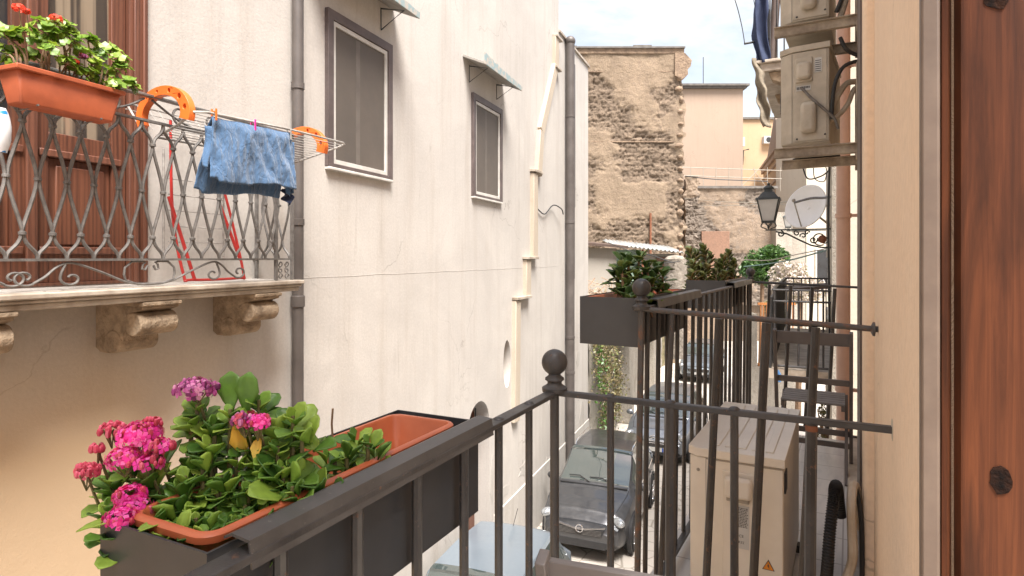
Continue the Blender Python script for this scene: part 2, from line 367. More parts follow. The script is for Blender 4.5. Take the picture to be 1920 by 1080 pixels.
mats['screen'] = MT('insect_screen', (.125, .105, .088), (.09, .077, .066), .6, 1.2, .06, 300, .0005)
mats['curtain'] = MT('curtain_behind_glass', (.28, .24, .19), (.2, .17, .135), .8, 2, 0)
mats['glass_dark'] = MT('dark_window_glass', (.03, .032, .035), (.02, .02, .022), .05, 2, 0, spec=.8)
mats['corrug'] = MT('corrugated_roof', (.36, .37, .36), (.24, .23, .21), .7, 6, .4)
mats['green_panel'] = MT('green_panel', (.24, .36, .27), (.3, .38, .3), .7, 6, .2)
mats['roof_dark'] = MT('roof_edge_dark', (.17, .155, .14), (.10, .09, .08), .85, 4, .5)
mats['rust'] = MT('rust_metal', (.26, .10, .05), (.16, .06, .03), .8, 12, .4)
mats['brick_fill'] = MT('brick_infill', (.25, .145, .098), (.20, .12, .082), .9, 8, .7, 12, .03)
mats['cable'] = MT('cable', (.03, .03, .03), None, .6, 8, 0)
mats['cable_light'] = MT('cable_light', (.40, .36, .30), None, .6, 8, 0)
mats['cable_teal'] = MT('cable_teal', (.14, .25, .23), None, .6, 8, 0)
mats['orange_gate'] = MT('orange_gate', (.5, .2, .06), (.38, .14, .04), .6, 8, .2)
mats['awn_brown'] = MT('awning_brown', (.10, .065, .05), (.07, .045, .035), .6, 8, .2)
mats['plinth'] = plaster('plinth_render', (.46, .43, .39), (.26, .22, .18), (.52, .5, .47), .6, 20, .6)
def leafmat(name, a, b, c, tr=.25, rough=.4, hue=0):
    q = NT(name); g = q.n('ShaderNodeNewGeometry')
    r = q.ramp(g.outputs['Random Per Island'], [(.0, a), (.5, b), (1, c)])
    v = q.ramp(q.noise(30, det=3), [(.35, .8), (.65, 1.15)])
    col = q.mix(1., r, v, 'MULTIPLY'); q.col(col); q.set(rough, spec=.45)
    if tr:
        t = q.n('ShaderNodeBsdfTranslucent'); q.k(q.mix(1., col, (1.6, 1.7, .9), 'MULTIPLY'), t.inputs[0]); ms = q.n('ShaderNodeMixShader'); ms.inputs[0].default_value = tr
        q.k(q.b.outputs[0], ms.inputs[1]); q.k(t.outputs[0], ms.inputs[2]); q.k(ms.outputs[0], q.t.nodes['Material Output'].inputs[0])
    return q.m
mats['kal'] = leafmat('succulent_leaf', (.05, .13, .02), (.14, .28, .04), (.32, .46, .07), .18)
mats['kal2'] = leafmat('dark_succulent_leaf', (.04, .085, .022), (.08, .15, .035), (.15, .20, .05), .12)
mats['kal3'] = leafmat('reddish_succulent_leaf', (.09, .09, .035), (.11, .17, .04), (.20, .15, .055), .12)
mats['geran'] = leafmat('geranium_leaf', (.10, .19, .025), (.19, .30, .04), (.28, .36, .06), .25)
mats['ivy'] = leafmat('ivy_leaf', (.03, .09, .015), (.07, .17, .03), (.12, .24, .05), .2)
mats['ivy_far'] = leafmat('far_ivy_leaf', (.02, .055, .012), (.045, .10, .022), (.09, .17, .04), .15)
mats['scrub'] = leafmat('dry_scrub', (.13, .13, .05), (.24, .17, .10), (.17, .20, .06), .1)
mats['blossom'] = leafmat('white_blossom', (.55, .48, .45), (.68, .60, .58), (.40, .36, .24), .1)
mats['pink'] = leafmat('magenta_petal', (.62, .02, .24), (.80, .05, .42), (.90, .22, .58), .25)
mats['pinkred'] = leafmat('red_bud', (.42, .04, .07), (.58, .07, .13), (.68, .14, .22), .15)
mats['purple'] = leafmat('faded_purple_petal', (.12, .02, .09), (.48, .08, .32), (.72, .34, .55), .2)
mats['redflower'] = leafmat('red_geranium_petal', (.75, .05, .02), (.85, .10, .04), (.6, .03, .02), .2)
mats['yellowleaf'] = MT('yellow_leaf', (.62, .34, .03), (.5, .38, .06), .5, 20, .1)
mats['stem'] = MT('stem', (.17, .16, .06), (.12, .09, .04), .7, 20, .2)
mats['brownstem'] = MT('woody_stem', (.26, .17, .10), (.17, .10, .06), .8, 20, .3)
mats['dry'] = MT('dry_debris', (.5, .42, .32), (.3, .2, .14), .9, 20, .3)
def carpaint(name, c, dust=.3):
    dust *= .6
    q = NT(name); d = q.ramp(q.noise(4, det=9, ro=.75), [(.42, 0), (.75, 1)])
    q.col(q.mix(q.math('MULTIPLY', d, dust), c, (.30, .28, .25))); q.b.inputs['Metallic'].default_value = .55
    q.set(q.math('ADD', q.math('MULTIPLY', d, .25), .28), coat=.8); return q.m
mats['paint_dark'] = carpaint('dark_grey_paint', (.06, .063, .07), .2)
mats['paint_black'] = carpaint('slate_paint', (.20, .22, .25), .35)
mats['paint_silver'] = carpaint('silver_blue_paint', (.25, .31, .37), .12)
mats['paint_blue'] = carpaint('grey_blue_paint', (.16, .19, .22), .3)
q = NT('car_glass'); q.col((.045, .06, .058)); q.set(.03, spec=1.0); q.b.inputs['IOR'].default_value = 1.9; mats['car_glass'] = q.m
mats['chrome'] = MT('chrome', (.8, .8, .82), None, .2, 4, 0, metal=1)
mats['headlamp'] = MT('headlamp_glass', (.5, .52, .54), (.28, .3, .32), .1, 14, 0, metal=.6)
mats['tyre'] = MT('tyre', (.02, .02, .02), None, .8, 10, .2)
mats['blueplate'] = MT('plate_blue', (.02, .08, .4), None, .4, 10, 0)
mats['plastic_dark'] = MT('dark_plastic', (.028, .028, .03), None, .55, 10, .1)
# ================================================================ SETTING
def ground():
    m = MB(); m.add([(-60, -20, GZ), (90, -20, GZ), (90, 160, GZ), (-60, 160, GZ)], [(0, 1, 2, 3)])
    tag(m.build('street_paving', mats['paving']), kind='structure')
ground()
# waste-ground terrace behind the retaining wall
T0 = FL.w((15.3, 3.9, 0)); T1 = FL.w((15.3, 14, 0)); T2 = Vector((-1, 29.8, 0)); T3 = Vector((7.6, 29.8, 0)); T4 = FL.w((27, 4.3, 0))
m = MB(); m.prism([[(p.x, p.y) for p in (T0, T4, T3, T2, T1)]], GZ, -1.75, 'xy')
tag(m.build('waste_ground', mats['grass_earth']), kind='structure')

# ================================================================ OPPOSITE BUILDING
q = NT('opposite_wall'); q2 = mats['plaster_opp']
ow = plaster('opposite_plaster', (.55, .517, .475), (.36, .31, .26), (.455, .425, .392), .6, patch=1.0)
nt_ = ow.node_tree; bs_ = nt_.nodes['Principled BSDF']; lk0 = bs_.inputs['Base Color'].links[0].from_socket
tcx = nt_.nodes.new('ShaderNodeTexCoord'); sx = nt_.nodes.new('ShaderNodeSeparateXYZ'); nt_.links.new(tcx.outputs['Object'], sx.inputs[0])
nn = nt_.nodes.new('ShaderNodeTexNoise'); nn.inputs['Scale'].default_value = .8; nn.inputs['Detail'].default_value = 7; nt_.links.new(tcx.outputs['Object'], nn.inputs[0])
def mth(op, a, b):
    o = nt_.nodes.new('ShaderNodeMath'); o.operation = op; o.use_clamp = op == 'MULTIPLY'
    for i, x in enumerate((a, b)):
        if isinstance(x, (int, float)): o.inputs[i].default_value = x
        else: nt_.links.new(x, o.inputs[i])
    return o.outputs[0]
# warm bounced light below the balcony, put into the wall colour
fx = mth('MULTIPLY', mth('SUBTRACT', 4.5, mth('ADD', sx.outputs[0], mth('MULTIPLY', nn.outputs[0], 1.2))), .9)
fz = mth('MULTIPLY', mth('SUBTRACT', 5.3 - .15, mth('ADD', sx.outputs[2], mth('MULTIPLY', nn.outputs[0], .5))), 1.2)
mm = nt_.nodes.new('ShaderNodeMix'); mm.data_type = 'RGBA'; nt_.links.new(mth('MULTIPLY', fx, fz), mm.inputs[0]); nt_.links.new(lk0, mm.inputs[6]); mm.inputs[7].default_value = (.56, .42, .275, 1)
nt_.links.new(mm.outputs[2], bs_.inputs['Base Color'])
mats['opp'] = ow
WY = 3.85
mats['chase'] = plaster('plaster_chase', (.48, .415, .335), (.36, .29, .22), (.44, .37, .29), .4, patch=.8)
mats['pillar'] = MT('rough_pillar_stone', (.34, .30, .25), (.18, .155, .125), .95, 5, 1, 12, .05)
mats['screen_reflection'] = MT('insect_screen_reflection', (.16, .14, .12), (.12, .102, .088), .6, 4, .06, 300, .0005)
B = thing('opposite_building', 'cream plastered house filling the left side, with brown framed windows', 'building', FL, (0, WY, GZ))
def ell(cx, cz, rx, rz, n=24): return [(cx + rx * math.cos(2 * math.pi * i / n), cz + rz * math.sin(2 * math.pi * i / n)) for i in range(n)]
win = [(4.84, 5.97, .915, 2.43), (8.2, 9.33, .944, 2.456)]
door = (1.45, 2.95, -.17, 2.35)
arch = (8.07, 8.87, -2.62)
rect = lambda a: [(a[0], a[2]), (a[1], a[2]), (a[1], a[3]), (a[0], a[3])]
archl = [(arch[0], GZ + .12), (arch[1], GZ + .12), (arch[1], arch[2])] + [((arch[0] + arch[1]) / 2 + .4 * math.cos(t), arch[2] + .4 * math.sin(t)) for t in [math.pi * i / 12 for i in range(1, 12)]] + [(arch[0], arch[2])]
oval = ell(9.64, -1.83, .17, .41)
outer = [(-8, GZ - .1), (15.33, GZ - .1), (15.33, 4.95), (12.7, 4.95), (12.7, 6.4), (-8, 6.4)]
m = MB(); m.prism([outer, rect(win[0]), rect(win[1]), rect(door), archl, oval], WY, WY + .35)
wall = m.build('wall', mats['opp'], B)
m = MB(); m.box(-8, 12.7, WY + .36, WY + 8, GZ, 6.35); m.box(12.69, 15.32, WY + .36, WY + 4, GZ, 4.93); m.build('core', mats['plaster_opp'], B)
m = MB(); m.box(12.68, 15.36, WY - .04, WY + .4, 4.95, 5.0); m.build('coping', mats['marble'], B)
m = MB(); m.box(9.05, 15.4, WY - .02, WY + .02, GZ, -4.2); m.box(3., 8.0, WY - .02, WY + .02, GZ, -4.35); m.build('plinth', mats['plinth'], B, bevel=.01)
# cracked render edge below and hairline string joint
m = MB(); pts = [(s_, WY - .001, -.19 + .012 * noise.noise(Vector((s_ * 2, 0, 0))) + .004 * s_ * 0) for s_ in [2.9 + .18 * i for i in range(55)]]
m.tube(pts, .0018, 4); m.build('render_crack', mats['plinth'], B)
for (a, b, z0, z1) in win:
    f = MB(); t = .075
    f.prism([[(a - .01, z0 - .02), (b + .01, z0 - .02), (b + .01, z1 + .02), (a - .01, z1 + .02)], [(a + t, z0 + t * .2), (b - t, z0 + t * .2), (b - t, z1 - t), (a + t, z1 - t)]], WY - .045, WY + .02)
    W = f.build('window', mats['frame_brown'], B, bevel=.004)
    f = MB(); t2 = .045; A = (a + t + .004, b - t - .004, z0 + .018, z1 - t - .004)
    f.prism([rect(A), [(A[0] + t2, A[2] + t2), (A[1] - t2, A[2] + t2), (A[1] - t2, A[3] - t2), (A[0] + t2, A[3] - t2)]], WY - .03, WY + .01)
    f.build('screen_frame', mats['frame_white'], W, bevel=.004)
    f = MB(); f.box(A[0] + t2 - .01, A[1] - t2 + .01, WY - .012, WY - .006, A[2] + t2 - .01, A[3] - t2 + .01); f.build('insect_screen', mats['screen'], W)
    f = MB(); c = (a + b) / 2 - .05; f.box(c - .035, c + .035, WY - .0125, WY - .0121, A[2] + t2 + .01, A[3] - t2 - .01); f.build('reflection_strip', mats['screen_reflection'], W)  # pale vertical reflection on the screen, put in as a lighter strip
    f = MB(); f.box(a - .008, b + .008, WY - .052, WY + .01, z0 - .05, z0 - .021); f.build('sill', mats['frame_white'], W, bevel=.006)
# little canopies
for (a, b, z) in ((4.5, 6.05, 2.76), (7.9, 9.42, 2.80)):
    f = MB(); y0 = WY - .34
    f.add([(a, WY + .01, z + .13), (b, WY + .01, z + .13), (b, y0, z - .02), (a, y0, z - .02), (a, WY + .01, z + .16), (b, WY + .01, z + .16), (b, y0, z + .01), (a, y0, z + .01)], [(0, 1, 2, 3), (4, 7, 6, 5), (0, 3, 7, 4), (1, 5, 6, 2), (3, 2, 6, 7), (0, 4, 5, 1)])
    Cn = f.build('canopy', mats['canopy_under'], B)
    f = MB(); n = 22; nn_ = 0
    lo_ = [(a + (b - a) * i / n, z - .022) for i in range(n + 1)]; hi_ = [(a + (b - a) * i / n, z + .05 + .10 * (1 - i / n) ** 1.5 * (.9 + .5 * noise.noise(Vector((i * .7, a, 0)))) + .012 * noise.noise(Vector((i * 1.3, 0, 3)))) for i in range(n + 1)]
    f.prism([lo_ + hi_[::-1]], y0 - .02, y0 - .002); f.build('canopy_edge', mats['peel'], Cn)
    for x in (a + .22, b - .25):
        f = MB(); f.tube([(x, WY, z + .06), (x, WY - .005, z - .19), (x, WY - .3, z - .015), (x, WY, z + .05)], .009, 6); f.build('canopy_bracket', mats['lamp_iron'], Cn)
# downpipes
def pipe(name, s_, y, r, z0, z1, mat, clamps, lab=None, parent=B):
    f = MB(); f.tube([(s_, y, z0), (s_, y, z1)], r, 18); p = f.build(name, mat, parent)
    for z in clamps:
        f = MB(); f.lathe((s_, y, z), [(r + .001, -.03), (r + .008, -.028), (r + .008, .028), (r + .001, .03)], 18); f.box(s_ - .01, s_ + .01, y, y + .1, z - .012, z + .012); f.build('pipe_clamp', mat, p)
    return p
pp = pipe('downpipe', 4.37, WY - .07, .05, GZ, 6.4, mats['pipe_grey'], [1.55, .32, -.37, -2.2])
f = MB(); f.lathe((4.37, WY - .07, -.40), [(.052, -.05), (.062, -.04), (.062, .05), (.052, .06)], 18); f.build('pipe_socket', mats['pipe_grey'], pp)
pp = pipe('downpipe', 13.2, WY - .12, .1, GZ, 4.9, mats['pipe_grey'], [3.2, .8, -1.8, -2.6])
f = MB(); f.ball((13.2, WY - .12, 4.9), .12); f.build('pipe_cap', mats['pipe_grey'], pp)
f = MB(); f.box(13.75, 13.95, WY - .035, WY + .01, 1.2, 4.6); f.box(13.8, 13.93, WY - .03, WY + .01, -.5, 1.2); f.build('stain_strip', mats['pipe_grey'], B)  # flat grey strips added to stand for a dark vertical wall stain
# stepped plaster chase
f = MB(); pts = [((12.35, 4.7), (12.35, 4.05)), ((12.3, 4.05), (11.35, 2.5)), ((11.35, 2.5), (11.2, 1.62)), ((10.95, 1.62), (10.95, -.02)), ((10.55, -.04), (10.55, -.74)), ((10.0, -.76), (9.95, -2.9))]
for (a, b) in pts: f.bar((a[0], WY - .03, a[1]), (b[0], WY - .03, b[1]), .1, .24, up=(1, 0, 0))
f.build('plaster_chase', mats['chase'], B, bevel=.012)
f = MB()
for (x, z, w_) in ((12.45, 4.72, .22), (12.4, 4.05, .2), (11.05, 1.66, .25), (10.72, -.01, .32), (10.25, -.73, .38)): f.box(x - w_, x + w_, WY - .11, WY, z - .02, z + .03)
build_each(f, 'chase_ledge', mats['marble'], B, bevel=.006)
# arched doorway and oval niche
m = MB(); m.prism([[(p[0], p[1]) for p in archl]], WY + .26, WY + .32); D = m.build('arched_door', mats['wood_door'], B)
m = MB()
for k in range(5): m.tube([(8.1 + .18 * k, WY + .22, -2.75), (8.1 + .18 * k, WY + .22, -2.25 - .06 * abs(k - 2))], .012, 6)
m.build('fanlight_bars', mats['lamp_iron'], D)
m = MB(); m.prism([oval], WY + .2, WY + .3); m.build('niche_back', mats['plaster_left'], B)
# small plate by the arch (dark, illegible lettering)
m = MB(); m.box(6.72, 7.12, WY - .03, WY, -3.62, -3.36); S = m.build('name_plate', mats['planter_metal'], B, bevel=.006)
m = MB()
for k in range(5): m.box(6.78 + .06 * k, 6.815 + .06 * k, WY - .033, WY - .0302, -3.52, -3.46)
m.build('plate_lettering', mats['sticker'], S)
# loose cables and wall damage
m = MB(); m.tube(smooth_path([(11.2, WY - .03, .95), (11.6, WY - .04, .88), (12.1, WY - .06, 1.1), (12.5, WY - .12, 1.05), (12.7, WY - .1, .95)]), .013, 5); m.build('loose_cable', mats['cable'], B)
m = MB()
random.seed(5)
def blotch(cx, cz, rx, rz, n=14): return [(cx + rx * math.cos(2 * math.pi * i / n) * random.uniform(.6, 1.15), cz + rz * math.sin(2 * math.pi * i / n) * random.uniform(.6, 1.15)) for i in range(n)]
for (cx, cz, rx, rz) in ((14.3, -2.5, .25, .3), (12.2, -3.2, .3, .5), (8.98, -3.6, .1, .5), (10.6, -3.9, .5, .2), (11.9, -4.4, .4, .35), (14.7, -4.0, .3, .5), (9.5, -4.0, .35, .12)):
    m = MB(); m.prism([blotch(cx, cz, rx * .8, rz * .8)], WY - .004, WY + .002); m.build('broken_render', mats['plinth'], B)

# French door
def french_door():
    a, b, z0, z1 = door; y = WY + .05
    D = MB(); D.prism([[(a - .0, z0), (b + .0, z0), (b + .0, z1), (a - .0, z1)], [(a + .13, z0 + .02), (b - .13, z0 + .02), (b - .13, z1 - .1), (a + .13, z1 - .1)]], y - .06, y + .06)
    for x in (b - .10, b - .035): D.box(x - .004, x + .028, y - .078, y - .06, z0, z1)
    D = D.build('french_door', mats['wood_frame'], B, bevel=.006)
    mid = 2.24
    for (x0, x1) in ((a + .135, mid - .004), (mid + .004, b - .135)):
        L = MB(); st = .095
        for (p, q_) in ((x0, x0 + st), (x1 - st, x1)): L.box(p, q_, y - .03, y + .03, z0 + .02, z1 - .11)
        for (p, q_) in ((z0 + .02, z0 + .20), (.60, .75), (z1 - .22, z1 - .11)): L.box(x0 + st, x1 - st, y - .028, y + .028, p, q_)
        L = L.build('door_leaf', mats['wood_door'], D, bevel=.004)
        P = MB(); P.box(x0 + st, x1 - st, y - .012, y + .012, z0 + .2, .60); g = .045
        P.prism([rect((x0 + st + g, x1 - st - g, z0 + .2 + g, .60 - g))], y - .024, y - .011); P.build('door_panel', mats['wood_door'], L, bevel=.01)
        P = MB()
        for zz in (.60, z0 + .19): P.box(x0 + st * .4, x1 - st * .4, y - .045, y - .027, zz, zz + .045)
        build_each(P, 'door_moulding', mats['wood_frame'], L, bevel=.006)
        G = MB(); G.box(x0 + st, x1 - st, y, y + .005, .75, z1 - .22); G.build('door_glass', mats['glass_dark'] if x0 < 2 else mats['door_glass'], L)
    M_ = MB(); M_.box(mid - .03, mid + .03, y - .055, y - .032, z0 + .02, z1 - .11); M_.build('meeting_strip', mats['wood_frame'], D, bevel=.008)
q = NT('door_glass'); q.col(q.mix(q.ramp(q.noise(2.4, q.map(6, 1, .15), det=2), [(.45, 0), (.55, 1)]), (.05, .042, .036), (.25, .20, .145))); q.set(.06, spec=.8); mats['door_glass'] = q.m
french_door()

# ---------------------------------------------------------------- opposite balcony
RY = 3.45; SE = 3.92; ZR = 1.0
BL = thing('balcony', 'opposite balcony with marble slab, carved stone corbels and curled wrought iron lattice railing', 'balcony', FL, (2, WY, -.2))
def slab(x0, x1, y0, y1, zt, prof, mat, par):
    # moulded edge: stack of boxes following prof [(out, zlo, zhi)]
    m = MB()
    for (o, zl, zh) in prof: m.box(x0 - o, x1 + o, y0 - o, y1, zl, zh)
    return m.build('slab', mat, par, bevel=.008)
slab(-3, SE + .02, RY - .02, WY, -.18, [(.05, -.215, -.182), (.035, -.235, -.2152), (.02, -.27, -.2352)], mats['marble'], BL)
m = MB(); m.box(-3, SE - .02, RY + .0, WY, -.181, -.176); m.build('balcony_floor', mats['plinth'], BL)
def corbel(s0):
    wd = .25; y = WY
    pts = [(y, -.27), (y, -.57), (y - .04, -.595), (y - .13, -.60), (y - .20, -.575), (y - .235, -.52), (y - .245, -.465), (y - .27, -.45), (y - .275, -.36), (y - .34, -.34), (y - .43, -.315), (y - .43, -.27)]
    m = MB(); m.prism([pts], s0, s0 + wd, 'yz')
    m.prism([[(y - .0, -.272), (y - .445, -.272), (y - .445, -.300), (y - .0, -.300)]], s0 - .012, s0 + wd + .012, 'yz')
    o = m.build('corbel', mats['corbel'], BL, bevel=.008)
    for (cy, cz, r) in ((y - .345, -.41, .074), (y - .165, -.525, .072)):
        c = MB(); c.tube([(s0 - .008, cy, cz), (s0 + wd + .008, cy, cz)], r, 22); c.build('scroll_roll', mats['corbel'], o, bevel=.008)
for s_ in (1.66, 2.6, 3.50): corbel(s_)
# railing
def rbar(name, pts, r=.0085, par=BL, n=6, mat='iron_left'):
    m = MB(); m.tube(pts, r, n); return m.build(name, mats[mat], par)
m = MB(); m.bar((-3, RY, ZR), (SE, RY, ZR), .045, .016); m.bar((SE, RY, ZR), (SE, WY, ZR), .045, .016); m.build('handrail', mats['iron_left'], BL, bevel=.003)
for z in (.845, -.012):
    m = MB(); m.bar((-3, RY, z), (SE - .06, RY, z), .028, .014); m.bar((SE, RY + .01, z), (SE, WY, z), .028, .014); m.build('lattice_rail', mats['iron_left'], BL)
for (x, y) in ((SE, RY), (3.74, RY), (SE, WY - .03)):
    m = MB(); m.bar((x, y, -.18), (x, y, ZR), .022, .022); m.build('post', mats['iron_left'], BL)
SP = .145
def strand(org, ax, c, k, sgn):
    # one bar: bottom Y foot -> node -> diamond -> node -> arch
    h = SP / 2
    def P(o, z): return org + ax * (c + sgn * o) + Vector((0, 0, z))
    pts = []
    pts += bez(P(-h, -.01), P(-h, .05), P(-h * .1, .05), P(0 - .004, .125), 7)
    pts += bez(P(-.004, .125), P(h * .15, .20), P(h * .9, .33), P(h - .004, .41), 6)[1:]
    pts += bez(P(h - .004, .41), P(h * .9, .49), P(h * .15, .62), P(-.004, .70), 6)[1:]
    pts += bez(P(-.004, .70), P(-h * .1, .77), P(-h, .76), P(-h, .84), 7)[1:]
    return pts
ax = Vector((1, 0, 0)); k = 0
c = 3.41 + SP * 2
while c > .9:
    for sg in (1, -1): rbar('lattice_bar', strand(Vector((0, RY, 0)), ax, c, k, sg), .0095)
    m = MB()
    for z in (.125, .70): m.lathe((c, RY, z), [(.013, -.009), (.018, -.007), (.018, .007), (.013, .009)], 10)
    m.lathe((c + SP / 2, RY, .41), [(.013, -.009), (.018, -.007), (.018, .007), (.013, .009)], 10)
    build_each(m, 'collar', mats['iron_left'], BL); c -= SP
for c in (RY + .10, RY + .245):
    for sg in (1, -1): rbar('lattice_bar', strand(Vector((SE, 0, 0)), Vector((0, 1, 0)), c, 0, sg), .0095)
# bottom scroll band (heart, sweeping arm, spirals), repeated along the rail
HS = [(.075 + a_, .55 + b_ * 6.9) for a_, b_ in spiral((0, 0), .012, .055, 200, -10, 8)] + [(.075 + a_ , .55 + b_ * 6.9) for a_, b_ in spiral((0, 0), .055, .072, -10, -60, 5)]
HS = [(.045 + a_, .72 + b_ * 6.9) for a_, b_ in spiral((0, 0), .010, .035, 500, 180, 12)][:0] + [(.02, .80), (.035, .62), (.055, .66), (.05, .86), (.03, .93)][::1] + [(.06, .98), (.12, .97), (.165, .72), (.17, .45)]
def band(s0, sc_=1):
    Z = lambda z: -.165 + .145 * z
    def T(p): return (s0 + p[0] * sc_, RY, Z(p[1]))
    rbar('scroll', [T(p) for p in HS] + [T(p) for p in ((.16, .2), (.08, .02), (0, .0))], .007)
    rbar('scroll', [T((-p[0], p[1])) for p in HS] + [T((-p[0], p[1])) for p in ((.16, .2), (.08, .02), (0, .0))], .007)
    for sg in (1, -1):
        arm = smooth_path([T((sg * x, z)) for x, z in ((.0, .02), (.14, .10), (.30, .55), (.46, .93), (.54, .8), (.60, .45), (.66, .2))], 4)
        rbar('scroll', arm, .007)
        rbar('scroll', [T((sg * p[0], p[1])) for p in [(.50, .9), (.52, .6)]] + [T((sg * (.47 + q_[0]), .35 + q_[1] * 5)) for q_ in spiral((0, 0), .06, .018, 20, -330, 16)], .007)
        rbar('scroll', [T((sg * (.70 + q_[0]), .42 + q_[1] * 5)) for q_ in spiral((0, 0), .062, .018, 230, 600, 16)], .007)
for s0 in (2.67, 1.22): band(s0, 1.0)
# top scrolls between handrail and lattice rail
for s0 in (3.0, 2.3, 1.6):
    for sg in (1, -1):
        sp = [(s0 + sg * (.12 + p[0]), RY, .925 + p[1]) for p in spiral((0, 0), .062, .018, -90, 300, 20)]
        rbar('scroll', [(s0 - sg * .02, RY, .86), (s0 + sg * .05, RY, .862)] + sp, .0075)
    rbar('scroll', smooth_path([(s0 - .32, RY, .98), (s0 - .15, RY, .90), (s0 + .02, RY, .86), (s0 + .2, RY, .90), (s0 + .33, RY, .98)]), .0075)
# end panel with small curls
for kx in range(2):
    for kz in range(3):
        c0 = (3.79 + .07 * kx, -.15 + .05 * kz)
        rbar('scroll', [(p[0], RY, p[1]) for p in spiral(c0, .026, .008, 0 + 90 * kz, 400 + 90 * kz, 12)], .005)

# ================================================================ OWN FACADE (right)
AY = -.095
F = thing('own_facade', 'warm yellow plastered facade at the right edge beside the brown door', 'building', FA, (1, AY, GZ))
m = MB(); m.box(1.07, 6.6, AY - .4, AY, GZ, 3.9); m.build('wall', mats['plaster_own'], F, bevel=.01)
m = MB(); m.box(-1.0, -.4, AY - .4, AY, GZ, 3.9); m.box(-.4, 1.07, AY - .4, AY, 1.5, 3.9); m.box(-.4, 1.07, AY - .4, AY - .0, GZ, -1.42); m.build('wall', mats['plaster_own'], F)
m = MB(); m.box(-4, -1, AY - .4, AY, GZ, 3.9);  m.build('wall', mats['plaster_own'], F)
m = MB(); m.box(2.72, 3.0, AY - .01, AY + .035, GZ, 3.9); m.build('pilaster_strip', mats['plaster_own'], F, bevel=.012)
m = MB(); m.box(-.9, 1.3, -4.2, AY - .41, -1.6, -1.42); m.box(1.2, 1.3, -4.2, AY - .41, -1.42, 1.6); m.box(-.9, 1.3, -4.3, -4.2, -1.6, 1.6); m.build('room_wall', mats['plaster_cream'], F)
# neighbouring building beyond
G = thing('far_facade', 'narrow strip of cream facade beyond the pink downpipe on the right', 'building', FB, (0, 0, GZ))
m = MB(); m.box(-.15, 9.5, -3, 0, GZ, 6.3); m.build('wall', mats['plaster_cream'], G)
m = MB(); m.box(-.2, .3, .0, .05, GZ, 6.3); m.build('stone_quoin', mats['retain'], G)
m = MB(); m.box(-.3, 9.6, -3.1, .12, 6.3, 6.4); m.build('cornice', mats['marble'], G)
for (s0, z0, z1) in ((5.2, -3.2, -1.2), (7.6, -3.2, -1.2), (5.3, .0, 1.7)):
    m = MB(); m.prism([[(s0, z0), (s0 + .9, z0), (s0 + .9, z1), (s0, z1)], [(s0 + .1, z0 + .1), (s0 + .8, z0 + .1), (s0 + .8, z1 - .1), (s0 + .1, z1 - .1)]], -.02, .06); W = m.build('window', mats['frame_white'], G)
    m = MB(); m.box(s0 + .1, s0 + .8, .004, .03, z0 + .1, z1 - .1); m.build('pane', mats['glass_dark'], W)
# shutter folded on the facade, seen edge on
m = MB(); m.box(3.0, 3.72, -.086, -.052, -1.36, 1.95)
SH = m.build('window_shutter', mats['pipe_brown'], None, FA, bevel=.002); tag(SH, 'tall narrow brown shutter folded flat on the yellow wall', 'shutter')
# pink downpipe
P = MB(); P.tube([(5.75, .02, GZ), (5.75, .02, 4.0)], .052, 20); P = P.build('downpipe', mats['pipe_pink'], None, FA); tag(P, 'pinkish round drainpipe running down the right facade behind the chair', 'drainpipe')
for z in (.35, -1.1, 1.6, -2.5):
    m = MB(); m.lathe((5.75, .02, z), [(.053, -.02), (.062, -.018), (.062, .018), (.053, .02)], 18); m.box(5.73, 5.77, -.1, .0, z - .012, z + .012); m.build('pipe_clamp', mats['pipe_pink'], P)
m = MB(); m.tube([(6.25, .03, GZ), (6.25, .03, 3.4)], .03, 10); m = m.build('conduit_pipe', mats['pipe_grey'], None, FA); tag(m, 'thin dark grey pipe on the facade just left of the pink drainpipe', 'pipe')

# door leaf at the right edge, inside our opening
def our_door():
    D = thing('wooden_door', 'open reddish brown wooden door with dark knots at the right edge', 'door', FA, (1.1, AY, -1.4))
    y0, y1 = AY - .022, AY - .82
    m = MB()
    # moulded profile (s, y) extruded in z: built from strips facing the camera
    prof = [(1.16, y0), (1.075, y0), (1.062, y0 - .004), (1.060, y0 - .011), (1.070, y0 - .016), (1.070, y0 - .019), (1.052, y0 - .025), (1.050, y0 - .03), (1.054, y0 - .136), (1.050, y0 - .140), (1.038, y0 - .146), (1.036, y0 - .156), (1.044, y0 - .162), (1.052, y0 - .168), (1.052, y1), (1.16, y1)]
    m.prism([prof], -1.38, 1.45, 'xy'); leaf = m.build('door_leaf', mats['door_near'], D, sharp=30)
    m = MB()
    for (yy, zz, ry, rz) in ((y0 - .069, -.305, .014, .022), (y0 - .066, .363, .016, .022)):
        pts = [(yy + ry * math.cos(t) * random.uniform(.75, 1.1), zz + rz * math.sin(t) * random.uniform(.8, 1.1)) for t in [2 * math.pi * i / 16 for i in range(16)]]
        m.prism([pts], 1.0535, 1.0495, 'yz')
    m.build('wood_knot', mats['knot'], leaf)
    m = MB(); m.box(1.046, 1.069, AY - .0225, AY + .001, -1.4, 1.5); m.build('door_frame', mats['jamb'], D, bevel=.004)
q = NT('near_door_wood'); gr = q.noise(26, q.map(1, 3.2, .10), det=7, ro=.7, dist=.6); wv = q.n('ShaderNodeTexNoise'); wv.inputs['Scale'].default_value = 7; wv.inputs['Distortion'].default_value = 1.2; wv.inputs['Detail'].default_value = 4; q.k(q.map(1, 3, .35), wv.inputs['Vector'])
q.col(q.mix(q.math('MULTIPLY', q.ramp(wv.outputs[0], [(.38, 0), (.62, 1)]), .7), q.mix(q.ramp(gr, [(.3, 0), (.68, 1)]), (.055, .018, .009), (.150, .048, .019)), (.030, .011, .006))); q.set(.5, spec=.25); q.bump(gr, .25, .0015); mats['door_near'] = q.m
